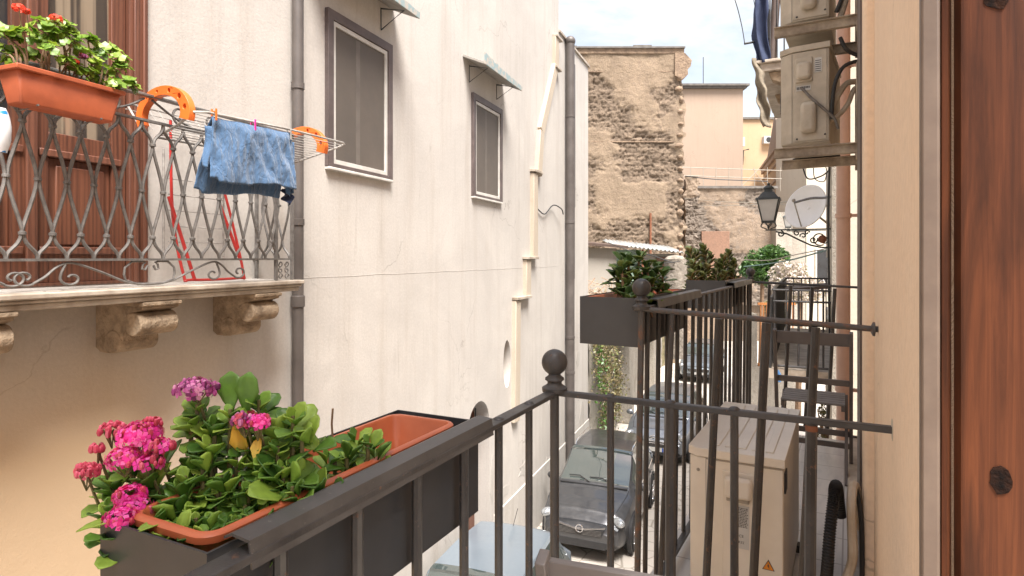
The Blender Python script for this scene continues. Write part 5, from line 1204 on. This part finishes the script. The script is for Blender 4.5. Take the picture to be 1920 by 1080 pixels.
# hoses beside the balcony unit
def hose():
    path = smooth_path([(2.95, .06, F2 + .005), (2.78, .08, F2 + .10), (2.62, .065, -1.22), (2.60, .055, -1.06), (2.64, .042, -.93), (2.68, .036, -.895), (2.74, .03, -.93), (2.78, .02, -1.05)], 14)
    m = MB(); P = []; rr_ = []
    for i in range(len(path) - 1):
        for k in range(2): P.append(path[i].lerp(path[i + 1], k / 2)); rr_.append(.0225 if (len(P) % 2) else .0175)
    m.tube(P, rr_, 14); o = m.build('corrugated_hose', mats['black'], None, FA, sharp=70); tag(o, 'black corrugated hose rising beside the beige air conditioner', 'hose')
hose()
pipeset('insulated_pipe', 'off white lagged pipe next to the black corrugated hose', 'pipe', [(2.9, -.01, F2 + .02), (2.7, .02, -1.33), (2.66, -.02, -1.17), (2.66, -.02, -1.05), (2.68, -.018, -.95), (2.74, -.025, -.90), (2.80, -.04, -.95), (2.82, -.05, -1.1)], .017, 'foam')
pipeset('power_cable', 'thin dark cable beside the lagged pipe', 'cable', [(2.75, -.05, F2), (2.72, -.055, -1.2), (2.72, -.05, -1.0), (2.74, -.03, -.9)], .009, 'cable')

# ================================================================ FOLDING CHAIRS
def chair(lab, frame, w_=.46, H=.97):
    T = thing('folding_chair', lab, 'chair', frame, (0, 0, 0)); mt = mats['chair_paint']
    for y in (0, w_):
        m = MB(); m.bar((0, y, H), (.26, y, 0), .022, .042, up=(1, 0, .2)); m.build('upright', mt, T, bevel=.003)
        yy = y + (.028 if y == 0 else -.028)
        m = MB(); m.bar((.40, yy, .475), (-.10, yy, 0), .020, .038, up=(1, 0, .2)); m.build('leg', mt, T, bevel=.003)
    m = MB(); m.box(-.006, .014, .008, w_ - .008, H - .095, H - .012, Matrix.Translation((.015, 0, 0))); m.build('backrest', mt, T, bevel=.003)
    m = MB(); m.box(.085, .105, .01, w_ - .01, .60, .64); m.build('back_rung', mt, T, bevel=.004)
    for k in range(6):
        m = MB(); m.box(.03 + .068 * k, .083 + .068 * k, .035, w_ - .035, .478, .492); m.build('seat_slat', mats['slat_grey'], T, bevel=.003)
    for y in (.036, w_ - .060):
        m = MB(); m.box(.02, .44, y, y + .022, .445, .477); m.build('seat_rail', mt, T)
    for (x, z) in ((.19, .26), (.215, .17)):
        m = MB(); m.bar((x, .01, z), (x, w_ - .01, z), .018, .035); m.build('rung', mt, T)
    return T
chair('grey brown folding chair standing on the second balcony behind the air conditioner', Sub(FA, (4.5, -.03, F2)))
fc = Frame(19, .05, 1.2, 0); fc.o = Vector((.06, 1.2, F1)) - fc.l * .455
chair('folding chair in our own balcony, only its top rail showing at the bottom edge', fc, .455, .785)
# two little things on the second balcony side
m = MB(); p = img(1459, 704, 6.6); m.lathe(FW.inv(p), [(.001, -.07), (.03, -.068), (.032, -.02), (.031, .02), (.014, .045), (.013, .06), (.001, .062)], 14)
q = NT('blue_bottle'); q.col((.12, .30, .62)); q.set(.15); mats['bottle'] = q.m
o = m.build('plastic_bottle', mats['bottle'], None, FW); tag(o, 'small blue plastic bottle on the far balcony floor', 'bottle')
# ================================================================ STREET LAMPS
def lantern(name, lab, frame, c, s_=1, arm=None):
    T = thing(name, lab, 'street lamp', frame, c); cx, cy, cz = c; mt = mats['lamp_iron']
    def fr(z0, w0, z1, w1, wd, nm, mat):
        for k in range(4):
            a = R(45 + 90 * k); m = MB(); m.bar((cx + w0 * math.cos(a), cy + w0 * math.sin(a), cz + z0), (cx + w1 * math.cos(a), cy + w1 * math.sin(a), cz + z1), wd, wd); m.build(nm, mat, T)
    q_ = math.sqrt(2)
    def pyr(z0, w0, z1, w1, mat, nm, par=T):
        m = MB(); v = [(cx + sx_ * w0, cy + sy_ * w0, cz + z0) for sx_, sy_ in ((-1, -1), (1, -1), (1, 1), (-1, 1))] + [(cx + sx_ * w1, cy + sy_ * w1, cz + z1) for sx_, sy_ in ((-1, -1), (1, -1), (1, 1), (-1, 1))]
        m.add(v, [(3, 2, 1, 0), (4, 5, 6, 7), (0, 1, 5, 4), (1, 2, 6, 5), (2, 3, 7, 6), (3, 0, 4, 7)]); return m.build(nm, mat, par)
    k = s_
    pyr(.14 * k, .092 * k, .50 * k, .168 * k, mats['glass_lamp'], 'lamp_glass')
    fr(.13 * k, .096 * k * q_, .51 * k, .172 * k * q_, .016 * k, 'frame_bar', mt)
    pyr(.10 * k, .105 * k, .14 * k, .112 * k, mt, 'base'); pyr(.50 * k, .20 * k, .535 * k, .19 * k, mt, 'cap_rim'); pyr(.536 * k, .165 * k, .64 * k, .085 * k, mt, 'cap'); pyr(.641 * k, .065 * k, .70 * k, .06 * k, mt, 'cap_neck')
    m = MB(); m.lathe((cx, cy, cz + .70 * k), [(.09 * k, 0), (.085 * k, .02 * k), (.05 * k, .05 * k), (.02 * k, .065 * k), (.03 * k, .085 * k), (.001, .11 * k)], 12); m.build('finial', mt, T)
    m = MB()
    for a in range(4):
        for dx in (-1, 1):
            pp_ = [(cx + (.10 * math.cos(R(90 * a)) + dx * .05 * math.sin(R(90 * a))) * k, cy + (.10 * math.sin(R(90 * a)) - dx * .05 * math.cos(R(90 * a))) * k, cz + .10 * k), (cx + .12 * k * math.cos(R(90 * a)), cy + .12 * k * math.sin(R(90 * a)), cz + .04 * k), (cx + .03 * k * math.cos(R(90 * a)), cy + .03 * k * math.sin(R(90 * a)), cz + .0)]
            m.tube(smooth_path(pp_, 4), .009 * k, 5)
    m.build('cradle', mt, T)
    if arm:
        L = arm; S = lambda u, z: (cx, cy - L * u, cz + z)
        m = MB(); m.bar(S(-.05, -.02), S(1.0, -.02), .03, .022); m.bar(S(1, .03), S(1, -.36), .03, .03); m.build('bracket_arm', mt, T)
        m = MB(); m.tube([S(*p) for p in [(.12, -.05), (.3, -.09), (.5, -.2), (.68, -.29), (.85, -.33), (1, -.33)]], .016, 6)
        for (c0, c1, r0, t0, t1) in ((.2, -.09, .055, 90, -380), (.46, -.08, .05, 90, 500), (.62, -.075, .042, 0, 400), (.82, -.18, .12, -60, -560), (.9, -.2, .07, 180, 640), (.72, -.2, .06, 0, -420), (.56, -.13, .05, 200, -160)):
            m.tube([S(p[0], p[1]) for p in [(c0 + q2_[0] / L, c1 + q2_[1]) for q2_ in spiral((0, 0), r0, r0 * .25, t0, t1, 22)]], .012, 5)
        m.build('scrollwork', mt, T)
        m = MB(); m.ball(S(.86, -.19), .07, 10, 6); m.build('rosette', mats['rust'], T)
    return T
pL = FB.inv(img(1441, 432, 10.5))
lantern('street_lamp', 'large black lantern on a scrolled iron bracket, below the air conditioners', FB, (pL.x, pL.y, .50), 1.0, arm=pL.y)
pL2 = FB.inv(img(1478, 428, 21)); lantern('street_lamp', 'small distant lantern just behind the scrolled bracket', FB, (pL2.x, pL2.y, .95), .9, arm=None)
m = MB(); m.bar((pL2.x, pL2.y + .05, .93), (pL2.x, .0, .93), .03, .03); o = m.build('lamp_bracket', mats['lamp_iron'], bpy.data.objects['street_lamp.001'])
# ================================================================ SATELLITE DISH
def dish():
    p = FB.inv(img(1514, 389, 11.6)); T = thing('satellite_dish', 'large white satellite dish fixed to the far facade behind the lamp bracket', 'satellite dish', FB, (p.x, p.y, p.z - .5))
    ax = Vector((-.80, .55, .28)).normalized(); rot = ax.to_track_quat('Z', 'Y').to_matrix().to_4x4(); M_ = Matrix.Translation(p) @ rot
    m = MB(); r = .42; m.lathe((0, 0, 0), [(r * k / 8, .28 * (k / 8) ** 2 * r - .05) for k in range(0, 9)] + [(r + .012, .28 * r - .055)], 32); m.v = [M_ @ v for v in m.v]; m.build('reflector', mats['dish'], T, solid=.012, fix=False)
    m = MB(); e = p + ax * .42; m.tube([p + rot.to_3x3() @ Vector((0, -r, .06)), e], .012, 6); m.ball(e, .035); m.build('feed_arm', mats['cable_light'], T)
    m = MB(); m.tube([p - ax * .05, p - ax * .2 + Vector((0, -.12, -.15)), (p.x + .1, .0, p.z - .35)], .022, 8); m.tube([p - ax * .1, (p.x + .2, .0, p.z + .05)], .016, 8); m.build('mast', mats['cable_light'], T)
dish()
# small ledge awning on far facade
m = MB(); m.add([(4.0, 0, -.55), (5.6, 0, -.55), (5.6, .75, -.62), (4.0, .75, -.62), (4.0, 0, -.50), (5.6, 0, -.50), (5.6, .75, -.57), (4.0, .75, -.57)], [(0, 1, 2, 3), (4, 7, 6, 5), (0, 3, 7, 4), (1, 5, 6, 2), (3, 2, 6, 7), (0, 4, 5, 1)])
o = m.build('door_canopy', mats['awn_brown'], None, FB); tag(o, 'thin dark canopy over a doorway on the far right facade', 'canopy')
# ================================================================ UPPER FAR BALCONY WITH WASHING
T = thing('balcony', 'upper balcony with washing, seen from below behind the wall air conditioners', 'balcony', FB, (1.2, 0, 2.1))
m = MB(); m.box(0, 2.8, 0, .84, 2.30, 2.40); m.box(-.04, 2.84, 0, .88, 2.40, 2.44); m.build('slab', mats['marble'], T, bevel=.01)
for s_ in (.05, 1.2, 2.4):
    m = MB(); m.prism([[(0, 2.3), (.74, 2.3), (.70, 2.2), (.5, 2.1), (.42, 1.98), (.2, 1.86), (0, 1.8)]], s_, s_ + .16, 'yz'); m.build('corbel', mats['corbel'], T, bevel=.01)
m = MB()
for y in [.08 * k for k in range(1, 10)]: m.tube([(.03, y, 2.44), (.03, y, 3.5)], .009, 5)
for s_ in [.15 * k for k in range(1, 18)]: m.tube([(s_, .82, 2.44), (s_, .82, 3.5)], .009, 5)
m.tube([(.03, 0, 3.5), (.03, .82, 3.5), (2.8, .82, 3.5)], .012, 5); m.build('railing', mats['iron'], T)
m = MB(); m.tube([(.08, .70, 2.44), (.08, .58, 4.6)], .05, 10); o = m.build('awning_pole', mats['pipe_brown'], None, FB); tag(o, 'slanted brown rolled awning on the upper balcony behind the wall units', 'awning')
m = MB(); m.grid(lambda i, j: Vector((-.04 + .45 * j, .45 - .3 * j * 0 - .3 * i, 3.3 + .45 * i)), 6, 4); o = m.build('striped_awning', mats['foam'], None, FB, solid=.02); tag(o, 'small beige striped awning above the upper balcony washing', 'awning')
r_ = random.Random(2)
m = MB(); m.grid(lambda i, j: Vector((-.02 + .04 * math.sin(j * 7 + i * 9), .74 + .20 * i * (1 - .25 * j) + .018 * math.sin(j * 11) + .025 * noise.noise(Vector((i * 3, j * 6, 1))), 3.75 - 1.35 * j * (1 - .03 * abs(i - .5)))), 12, 26); o = m.build('hanging_clothes', mats['navy'], None, FB, solid=.012, fix=False, sharp=180); tag(o, 'dark navy clothes hanging from the upper right balcony', 'clothes')
m = MB(); m.grid(lambda i, j: Vector((-.03 + .05 * math.sin(j * 8 + i * 5), .86 + .12 * (i - .5) * (1 - .2 * j) - .10 * j + .012 * math.sin(j * 23), 2.47 - .86 * j)), 8, 26); o = m.build('hanging_rag', mats['rag'], None, FB, solid=.015, fix=False, sharp=180); tag(o, 'long greyish cloth strip hanging below the upper balcony', 'cloth')
m = MB(); a = FB.inv(img(1396, 82, 7.5)); b = FB.inv(img(1450, 72, 7.6)); m.tube([a, b], .014, 6); o = m.build('clothesline_arm', mats['cable'], None, FB); tag(o, 'thin dark rod sticking out of the upper balcony against the sky', 'rod')

# ================================================================ CABLES
def cable(lab, pts, r, mat='cable', cat='cable'):
    P = [img(*p) for p in pts]; m = MB(); m.tube(smooth_path([FW.inv(p) for p in P], 8), r, 5); o = m.build('overhead_cable', mats[mat], None, FW); return tag(o, lab, cat)
cable('thin wire curving down from the sky to the dark rod', [(1355, -60, 8), (1378, 0, 7.8), (1390, 45, 7.6), (1396, 80, 7.5)], .006)
cable('second thin wire close to the hanging navy clothes', [(1405, -50, 8), (1415, 10, 7.8), (1424, 60, 7.6)], .005)
cable('teal cable pair crossing in front of the green climber', [(1395, 500, 20), (1430, 496, 18), (1480, 488, 15), (1540, 472, 12.5), (1556, 466, 12)], .018, 'cable_teal')
cable('grey cable just above the teal one', [(1395, 487, 20), (1440, 488, 17), (1490, 478, 14), (1550, 466, 12)], .012, 'cable_light')
cable('dark cable crossing behind the street lamp', [(1300, 385, 34), (1380, 385, 25), (1440, 382, 16), (1500, 375, 12), (1552, 370, 11)], .014, 'cable_light')
cable('cable spanning the front of the ruined wall', [(1285, 372, 36), (1350, 378, 30), (1420, 380, 22), (1480, 384, 15)], .014, 'cable_light')
cable('cable running along the top of the ruined wall', [(1285, 330, 37), (1340, 336, 36), (1440, 340, 36)], .03, 'cable')
cable('cable hanging over the shed roof', [(1190, 470, 19), (1225, 480, 19.5), (1262, 492, 20), (1300, 494, 24)], .018, 'cable')
cable('black cable in front of the white pillar', [(1140, 455, 19), (1180, 470, 18.5), (1230, 492, 19), (1275, 490, 20)], .013, 'cable')
cable('twisted dark cable climbing the pale building by the dish', [(1505, 312, 10), (1515, 335, 10), (1540, 330, 9.5), (1556, 318, 9)], .012)
cable('looped thin cable above the satellite dish', [(1525, 312, 10), (1528, 335, 10), (1545, 340, 9.8), (1550, 322, 9.6), (1548, 312, 9.5)], .008)
cable('bundled cables across the top of the dish', [(1490, 380, 11), (1520, 372, 10.6), (1545, 371, 10.3), (1562, 368, 10)], .022, 'iron_left')
cable('vertical dark cables on the far facade edge', [(1556, 300, 9), (1553, 400, 9), (1554, 500, 9), (1556, 640, 9)], .016)
cable('pale vertical cable right beside the dark one', [(1561, 300, 8.4), (1560, 420, 8.4), (1562, 560, 8.4), (1563, 680, 8.4)], .012, 'cable_light')

# ================================================================ CARS
def car(lab, head, pos, L, W, H, paint, hoodL, wsL, roofEnd, belt=.92, hoodz=.95, kind=None, rearL=.28, detail=True, hatch=False):
    fr = Frame(head, pos[0], pos[1], GZ)
    T = thing('parked_car', lab, 'car', fr, (0, 0, 0), 'cars parked along the street')
    # x forward from the rear (0) to the front (L)
    hw = W / 2; xs = []; xf = L
    x_ws0 = L - hoodL; x_ws1 = x_ws0 - wsL; x_r1 = roofEnd
    # stations: x, ztop(centre), zbelt, half width belt, half width top, zbottom
    st = [(0.0, .62, .55, .66, .50, .34), (.05, .98, .88, .80, .54, .26), (.12, 1.06, .95, .86, .56, .24), (rearL + .05, H - .16, belt + .05, .95, .62, .22), (x_r1, H - .03, belt + .03, .985, .71, .21), ((x_r1 + x_ws1) / 2, H, belt, 1., .75, .21), (x_ws1 + .12, H - .015, belt, 1., .75, .21), (x_ws1 - .0, H - .05, belt, 1., .755, .21),
          (x_ws0 - .02, hoodz + .06, belt - .01, .985, .84, .21), (x_ws0 + .08, hoodz + .015, belt - .02, .98, .86, .21), (L - .55, hoodz - .045, belt - .10, .955, .80, .22), (L - .25, hoodz - .13, belt - .20, .90, .72, .22), (L - .08, hoodz - .26, belt - .33, .80, .62, .25), (L, .56, .50, .70, .5, .30)]
    def interp(x):
        for i in range(len(st) - 1):
            if st[i][0] <= x <= st[i + 1][0]:
                k = (x - st[i][0]) / (st[i + 1][0] - st[i][0]); k2 = k
                return [a + (b - a) * k2 for a, b in zip(st[i], st[i + 1])]
        return list(st[-1])
    X = sorted(set([round(a[0], 3) for a in st] + [round(L * i / 56, 3) for i in range(57)] + [round(x_ws1 + .05, 3), round(x_ws0 - .06, 3)]))
    rows = []
    for x in X:
        _, zt, zb, wb, wt, z0 = interp(x); zt = max(zt, zb + .03); r = []
        wbm, wtm = wb * hw, wt * hw; hgt = zt - zb
        r += [(wbm * .86, z0), (wbm * .96, z0 + .07), (wbm * 1.0, z0 + (zb - z0) * .35), (wbm * .985, z0 + (zb - z0) * .62), (wbm * .995, z0 + (zb - z0) * .80), (wbm * .965, zb)]
        top = zt - min(.06, hgt * .3)
        for k in (.5, 1): r.append((wbm * .955 + (wtm - wbm * .955) * k ** 1.15, zb + (top - zb) * k))
        r += [(wtm * .95, zt - min(.022, hgt * .12)), (wtm * .66, zt - .006), (wtm * .33, zt + .004), (0, zt + .008)]
        rows.append(r)
    # smooth rows along x lightly
    for _ in range(2):
        new = [r[:] for r in rows]
        for i in range(1, len(rows) - 1):
            for j in range(len(rows[i])): new[i][j] = tuple(rows[i][j][c] * .5 + (rows[i - 1][j][c] + rows[i + 1][j][c]) * .25 for c in (0, 1))
        rows = new
    nr = len(rows[0]); full = []
    for x, r in zip(X, rows): full.append([(x, -y, z) for y, z in r] + [(x, y, z) for y, z in r[-2::-1]])
    nc = len(full[0]); V = [p for r in full for p in r]
    parts = {'body': [], 'windscreen': [], 'side_window': [], 'rear_window': [], 'lower_trim': []}
    pillars = [(x_r1 + x_ws1) / 2 - .10]
    for i in range(len(X) - 1):
        xm = (X[i] + X[i + 1]) / 2
        for j in range(nc - 1):
            jj = j if j < nr - 1 else nc - 2 - j; key = 'body'
            if x_ws1 - .0 < xm < x_ws0 - .06 and jj >= 8: key = 'windscreen'
            elif x_r1 - .25 < xm < x_ws0 - .28 and jj in (5, 6) and all(abs(xm - p) > .045 for p in pillars): key = 'side_window'
            elif .14 < xm < rearL + .02 and jj >= 8: key = 'rear_window'
            elif jj in (0,): key = 'lower_trim'
            parts[key].append((i * nc + j, (i + 1) * nc + j, (i + 1) * nc + j + 1, i * nc + j + 1))
    def bld(key, mat, par):
        used = sorted({v for f in parts[key] for v in f}); mp_ = {v: n for n, v in enumerate(used)}
        m = MB(); m.add([V[v] for v in used], [[mp_[v] for v in f] for f in parts[key]], True)
        if key == 'body':
            for r in (full[0], full[-1]): m.add(r, [list(range(len(r)))])
        if key == 'side_window': return build_each(m, key, mat, par, sharp=32)
        return m.build(key, mat, par, sharp=32)
    body = bld('body', paint, T); bld('windscreen', mats['car_glass'], T); bld('side_window', mats['car_glass'], T); bld('rear_window', mats['car_glass'], T); bld('lower_trim', mats['plastic_dark'], T)
    for x in (.72, L - .78):
        for sg in (-1, 1):
            wz = .31
            m = MB(); m.lathe((x, sg * (hw * .955), wz), [(.37, -.05), (.385, .035 * sg * 0 + .03), (.35, .036), (.33, .02)] if sg > 0 else [(.37, .05), (.385, -.03), (.35, -.036), (.33, -.02)], 26, 'y'); arc_ = m.build('wheel_arch', mats['plastic_dark'], T)
            W_ = MB(); W_.lathe((x, sg * (hw - .09), wz), [(.20, -.09), (.29, -.09), (.31, -.06), (.31, .06), (.29, .092), (.205, .094)] if True else [], 26, 'y'); tw = W_.build('wheel', mats['tyre'], T)
            R_ = MB(); R_.lathe((x, sg * (hw - .09) + sg * .075, wz), [(.001, .01 * sg), (.05, .012 * sg), (.06, -.01 * sg), (.18, -.02 * sg), (.205, .015 * sg)], 24, 'y')
            for k in range(5):
                a = R(72 * k + 18); R_.bar((x + .04 * math.cos(a), sg * (hw - .005), wz + .04 * math.sin(a)), (x + .19 * math.cos(a), sg * (hw - .005), wz + .19 * math.sin(a)), .045, .02, up=(0, 1, 0))
            R_.build('rim', mats['chrome'], tw)
    zt_f = hoodz
    for sg in (-1, 1):   # headlights
        def sample(x, jr):   # surface point by row
            i = min(range(len(X)), key=lambda k: abs(X[k] - x)); y, z = rows[i][jr]; return Vector((X[i], y * sg, z))
        m = MB(); c = Vector((L - .20, sg * hw * .76, hoodz - .25)); M_ = Matrix.Translation(c) @ Matrix.Rotation(-sg * R(38), 4, 'Z') @ Matrix.Rotation(R(18), 4, 'Y')
        m.ball((0, 0, 0), .13, 16, 10); m.v = [M_ @ Vector((v.x * .7, v.y * 1.15, v.z * .62)) for v in m.v]; hl = m.build('headlight', mats['headlamp'], T)
        m = MB(); m.lathe((L - .055, sg * hw * .62, .42), [(.001, .03), (.05, .028), (.065, .0)], 14, 'x'); m.build('fog_lamp', mats['headlamp'], T)
        m = MB(); c = Vector((x_ws0 - .24, sg * (hw + .06), belt + .07)); m.ball((0, 0, 0), .1, 12, 8); m.v = [Matrix.Translation(c) @ Vector((v.x * .55, v.y * 1.0, v.z * .75)) for v in m.v]; m.bar((c.x, sg * (hw - .08), belt + .01), (c.x, c.y, c.z - .03), .05, .03); m.build('mirror', paint, T)
        m = MB(); m.tube(smooth_path([(x_ws1 - .05, sg * hw * .70, H - .045), (x_ws1 - .3, sg * hw * .71, H + .03), (x_r1 + .2, sg * hw * .70, H + .02), (x_r1, sg * hw * .69, H - .03)]), .014, 6)
        if detail: m.build('roof_rail', mats['chrome'], T)
        m = MB()
        for xx in ((x_r1 + x_ws1) / 2 - .1 - .22, (x_r1 + x_ws1) / 2 + .62): m.box(xx, xx + .14, sg * (hw - .005) - .012, sg * (hw - .005) + .012, .80, .825)
        m.build('door_handle', paint, T)
    # grille, bumper intake, plate
    m = MB(); m.prism([[(-hw * .52, .60), (hw * .52, .60), (hw * .46, .48), (-hw * .46, .48)]], L - .03, L + .012, 'yz'); g = m.build('grille', mats['plastic_dark'], T, bevel=.01)
    m = MB()
    for k in range(5): m.box(L + .010, L + .018, -hw * .46, hw * .46, .495 + .022 * k, .500 + .022 * k)
    m.build('grille_mesh', mats['iron_left'], g)
    m = MB(); m.prism([[(-hw * .62, .40), (hw * .62, .40), (hw * .55, .27), (-hw * .55, .27)]], L - .06, L + .006, 'yz'); m.build('air_intake', mats['plastic_dark'], T, bevel=.01)
    m = MB(); m.box(L + .006, L + .016, -.25, .25, .36, .46)
    if kind == 'ring': m = MB(); m.box(L + .006, L + .016, -.25, .25, .10, .12)
    pl = m.build('number_plate', mats['sticker'], T)
    m = MB()
    for sg in (-1, 1): m.box(L + .0165, L + .018, sg * .23 - .018, sg * .23 + .018, .362, .458)
    if kind == 'ring': bpy.data.objects.remove(pl)
    else: m.build('plate_band', mats['blueplate'], pl)
    if kind == 'ring':
        m = MB(); m.prism([[(y, z) for y, z in ((-hw * .55, .665), (-.1, .605), (.1, .605), (hw * .55, .665), (hw * .54, .64), (.1, .575), (-.1, .575), (-hw * .54, .64))]], L - .02, L + .022, 'yz'); m.build('chrome_bar', mats['chrome'], T)
        e = MB(); pts = [(L + .035, .062 * math.cos(R(12 * k)), .60 + .062 * math.sin(R(12 * k))) for k in range(31)]; e.tube(pts, .010, 8, cap=False)
        e.tube([(L + .035, .085, .607), (L + .035, -.012, .588), (L + .035, .012, .612), (L + .035, -.085, .593)], .008, 6); e.build('emblem', mats['chrome'], T)
    if kind == 'chevron':
        e = MB()
        for dz in (0, .06): e.tube([(L + .02, -.10, .66 + dz), (L + .03, 0, .72 + dz), (L + .02, .10, .66 + dz)], .012, 6)
        e.build('emblem', mats['chrome'], T)
        e = MB()
        for z in (.62, .57): e.tube([(L - .06, -hw * .72, z + .05), (L + .015, -hw * .3, z), (L + .015, hw * .3, z), (L - .06, hw * .72, z + .05)], .01, 6)
        e.build('chrome_strip', mats['chrome'], T)
    # panel gaps
    def surf(x, jr, sg):
        k = 0
        while k < len(X) - 2 and X[k + 1] < x: k += 1
        t = (x - X[k]) / (X[k + 1] - X[k]); y = rows[k][jr][0] * (1 - t) + rows[k + 1][jr][0] * t; z = rows[k][jr][1] * (1 - t) + rows[k + 1][jr][1] * t; return Vector((x, sg * y, z))
    mid = (x_r1 + x_ws1) / 2 - .10
    for sg in (-1, 1):
        m = MB(); m.tube([surf(x_ws0 + .02 + (L - .32 - x_ws0) * k / 14, 8, sg) for k in range(15)], .0065, 4)
        m.build('bonnet_gap', mats['black'], T)
        for xx, js in ((x_ws0 - .25, range(1, 6)), (mid, range(1, 6)), (x_r1 - .02, range(2, 6))):
            m = MB(); m.tube([surf(xx, jj, sg) for jj in js], .006, 4); m.build('door_gap', mats['black'], T)
        m = MB(); m.tube([surf(x_r1 + (x_ws0 - .2 - x_r1) * k / 16, 5, sg) for k in range(17)], .009, 4); m.build('window_trim', mats['chrome'] if kind else mats['black'], T)
    m = MB(); m.tube([surf(L - .30, jj, 1) for jj in range(8, 12)] + [surf(L - .30, jj, -1) for jj in range(10, 7, -1)], .0065, 4); m.build('bonnet_gap', mats['black'], T)
    m = MB(); m.box(x_ws0 - .06, x_ws0 + .03, -hw * .78, hw * .78, surf(x_ws0, 11, 1).z - .012, surf(x_ws0, 11, 1).z + .004); m.build('wiper_cowl', mats['plastic_dark'], T)
    # wipers
    for (y0, y1) in ((.45, -.12), (-.10, -.60)):
        i0 = min(range(len(X)), key=lambda k: abs(X[k] - (x_ws0 - .08))); z = rows[i0][-1][1]
        m = MB(); m.tube([(x_ws0 - .02, y0 * hw, z - .02), (x_ws0 - .12, (y0 + y1) / 2 * hw, z + .045), (x_ws0 - .12, y1 * hw, z + .035)], .009, 5); m.build('wiper', mats['black'], T)
    m = MB(); m.tube([(x_r1 + .1, 0, H), (x_r1 - .08, 0, H + .18)], .004, 5); m.build('aerial', mats['black'], T)
    return T
def cpos(front_c, head, L):   # rear origin from the front-centre point
    h = Vector((math.sin(R(head)), math.cos(R(head)))); return (front_c[0] - h.x * L, front_c[1] - h.y * L)
h1 = 180 + 21.5
fc1 = img(1098, 1000, 10.35)
car('dark grey crossover with round ring emblem parked just below the ball finial', h1, cpos((1.18, 10.5), h1, 3.68), 3.68, 1.66, 1.50, mats['paint_dark'], .98, .78, .62, kind='ring')
h2 = 180 + 25.5
car('slate grey car with chevron emblem parked behind the dark crossover', h2, cpos((3.62, 15.4), h2, 4.0), 4.0, 1.72, 1.50, mats['paint_black'], .95, .85, .6, kind='chevron', detail=False)
h3 = 180 + 23
car('blue grey car parked furthest up the street, third behind the crossover', h3, cpos((7.85, 25.4), h3, 4.1), 4.1, 1.74, 1.48, mats['paint_blue'], 1.0, .8, .6, detail=False)
h4 = 21.3
car('silver blue car at the bottom edge, seen from above behind the railing', 201.3, (.28, 9.3), 3.7, 1.62, 1.46, mats['paint_silver'], .95, .75, .62, detail=False)
